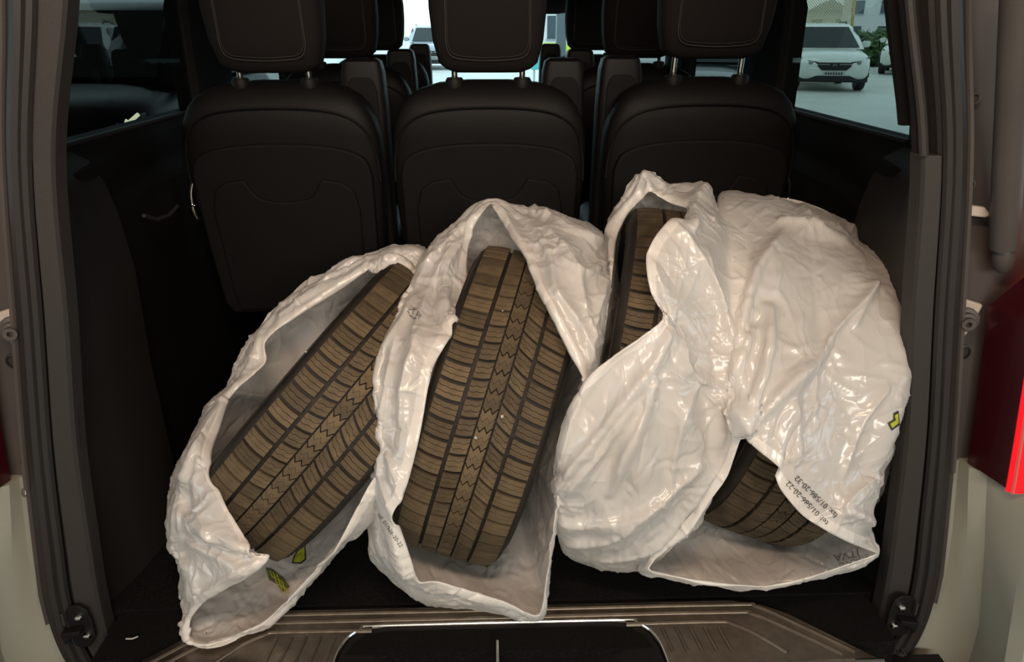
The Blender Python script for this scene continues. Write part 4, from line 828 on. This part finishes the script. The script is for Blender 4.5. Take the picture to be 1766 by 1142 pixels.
# ================================================================ prints on the bags, small finds
bpy.context.view_layer.update()
DG = bpy.context.evaluated_depsgraph_get()
M['ink'] = mat('black print ink', (.03, .028, .026), .5); M['inkgrey'] = mat('worn grey print ink', (.16, .15, .15), .5); M['inkgreen'] = mat('yellow green print ink', (.36, .40, .03), .5); M['inkolive'] = mat('olive print ink', (.10, .11, .05), .5)
FILM = []
for t, X in BAGS:
    me = [c for c in t.children if c.name.startswith('film')][0].data; FILM.append((t, BVHTree.FromPolygons([Vector(v.co)+t.location for v in me.vertices], [tuple(p.vertices) for p in me.polygons])))
def project(px, py, k, off=.0022):
    d = Vector(ray(px, py)).normalized(); h = FILM[k][1].ray_cast(Vector(CAM), d)
    return None if h[0] is None else h[0]-d*off
def decal(name, k, faces2d, m, off=.0022):
    """faces2d: polygons in photo pixels laid on the film they are printed on"""
    bm = bmesh.new()
    for poly in faces2d: bm.faces.new([bm.verts.new((x, y, 0)) for x, y in poly])
    bmesh.ops.triangulate(bm, faces=bm.faces)
    for q in range(3):
        es = [e for e in bm.edges if e.calc_length() > 4.0]
        if es: bmesh.ops.subdivide_edges(bm, edges=es, cuts=1); bmesh.ops.triangulate(bm, faces=bm.faces)
    dead = []
    for v in bm.verts:
        p = project(v.co.x, v.co.y, k, off)
        if p is None: dead.append(v)
        else: v.co = p-FILM[k][0].location
    bmesh.ops.delete(bm, geom=dead, context='VERTS')
    if not bm.verts: bm.free(); return None
    zs = [f for f in bm.faces if max(e.calc_length() for e in f.edges) > .03]; bmesh.ops.delete(bm, geom=zs, context='FACES')
    me = bpy.data.meshes.new(name); bm.to_mesh(me); bm.free(); return link(name, me, m, FILM[k][0])
def text_decal(txt, k, p0, p1, h, m):
    cu = bpy.data.curves.new('t', 'FONT'); cu.body = txt; cu.size = 1; cu.resolution_u = 2; o = bpy.data.objects.new('t', cu); COL.objects.link(o); bpy.context.view_layer.update()
    me = bpy.data.meshes.new_from_object(o.evaluated_get(bpy.context.evaluated_depsgraph_get())); wd = max(v.co.x for v in me.vertices)
    a = np.array(p0, float); b_ = np.array(p1, float); L = np.linalg.norm(b_-a); e = (b_-a)/L; n = np.array([e[1], -e[0]])
    polys = [[tuple(a+e*(me.vertices[i].co.x/wd*L)+n*(me.vertices[i].co.y*h)) for i in p.vertices] for p in me.polygons]
    bpy.data.objects.remove(o); bpy.data.curves.remove(cu); bpy.data.meshes.remove(me)
    return decal('printed_text', k, polys, m)
text_decal('tel: 01/586-20-22', 3, (1430, 901), (1361, 829), 14, M['ink'])
text_decal('fax: 01/586-20-32', 3, (1446, 888), (1376, 820), 14, M['ink'])
text_decal('JTVA', 3, (1481, 948), (1437, 957), 18, M['inkgrey'])
text_decal('SIAKE', 3, (1499, 955), (1447, 973), 13, M['inkgrey'])
text_decal('ej', 3, (1497, 931), (1478, 936), 14, M['ink'])
text_decal('tel: 01/586-20-22', 1, (650, 888), (690, 945), 10, M['ink'])
def line(a, b, w_): 
    a, b = np.array(a, float), np.array(b, float); e = (b-a)/np.linalg.norm(b-a); n = np.array([-e[1], e[0]])*w_/2; return [tuple(a+n), tuple(b+n), tuple(b-n), tuple(a-n)]
decal('recycling_mark', 1, [line((704, 534), (719, 533.5), 2), line((721, 536), (719, 545), 2), line((718, 549), (713, 549.5), 2), line((713, 549), (707, 543), 2), line((706, 541), (703, 536), 2), line((714, 531), (714, 536), 1.6), line((711, 538), (715, 537), 1.2), line((711, 541), (715, 541), 1.2), line((711, 538), (711, 541), 1.2), line((724, 541), (722, 551), 1.4), line((726, 542), (725, 547), 1.2)], M['inkgrey'])
for q in range(6): decal('print_mark', 1, [line((637.5, 688+q*19), (638.5, 700+q*19), 3)], M['ink'])
decal('print_patch', 3, [[(1541, 713), (1550, 708), (1552, 733), (1538, 743), (1531, 730), (1541, 724)]], M['ink'], .002); decal('print_patch', 3, [[(1543, 717), (1549, 713), (1550, 730), (1539, 738.5), (1535, 731), (1545, 725)]], M['inkgreen'], .0036)
decal('print_patch', 0, [[(520, 940), (526, 937), (528, 966), (519, 973), (503, 972), (507, 958)]], M['ink'], .002); decal('print_patch', 0, [[(519, 944), (525, 941), (525.5, 964), (518, 970), (505.5, 970), (509, 959)]], M['inkgreen'], .0036)
decal('print_patch', 0, [[(458, 979), (470, 982), (490, 998), (500, 1012), (488, 1021), (478, 1008), (464, 1000)]], M['inkolive'], .002)
for q in range(3):
    pts = [(465+q*6+k*4.5, 985+q*3+k*6.5+(3 if k % 2 else -1)) for k in range(6)]; decal('print_zigzag', 0, [line(pts[k], pts[k+1], 1.6) for k in range(5)], M['inkgreen'], .0036)
decal('print_patch', 1, [[(742, 640), (755, 630), (768, 632), (752, 660), (741, 690), (737, 685)]], M['inkolive'], .002)
for (x, y, r_, lab) in ((866, 718, .0034, 'larger pale stone stuck in the tread of the leaning tyre'), (820, 755, .0026, 'smaller pale stone below it in the same leaning tread'), (867, 536, .0018, 'tiny pale stone high in the leaning tread'), (528, 607, .0018, 'tiny pale stone in the tread of the slanted tyre')):
    d = Vector(ray(x, y)).normalized(); hit = scn.ray_cast(DG, Vector(CAM), d)
    if hit[0]:
        bm = bmesh.new(); bmesh.ops.create_icosphere(bm, subdivisions=1, radius=r_)
        for v in bm.verts: v.co *= random.uniform(.75, 1.2)
        me = bpy.data.meshes.new('pebble'); bm.to_mesh(me); bm.free()
        o = link('pebble', me, M['numplate']); o.location = hit[1]-d*r_*.3; tag(o, lab, 'stone', 'stones in the treads')
p = [atZ(x, y, FL+.0025) for x, y in ((217, 1102), (228, 1102), (238, 1098))]
o = obj('lint_thread', MB().tube(p, .0012, 6), M['numplate']); tag(o, 'short pale thread lying on the black carpet at the left', 'thread')
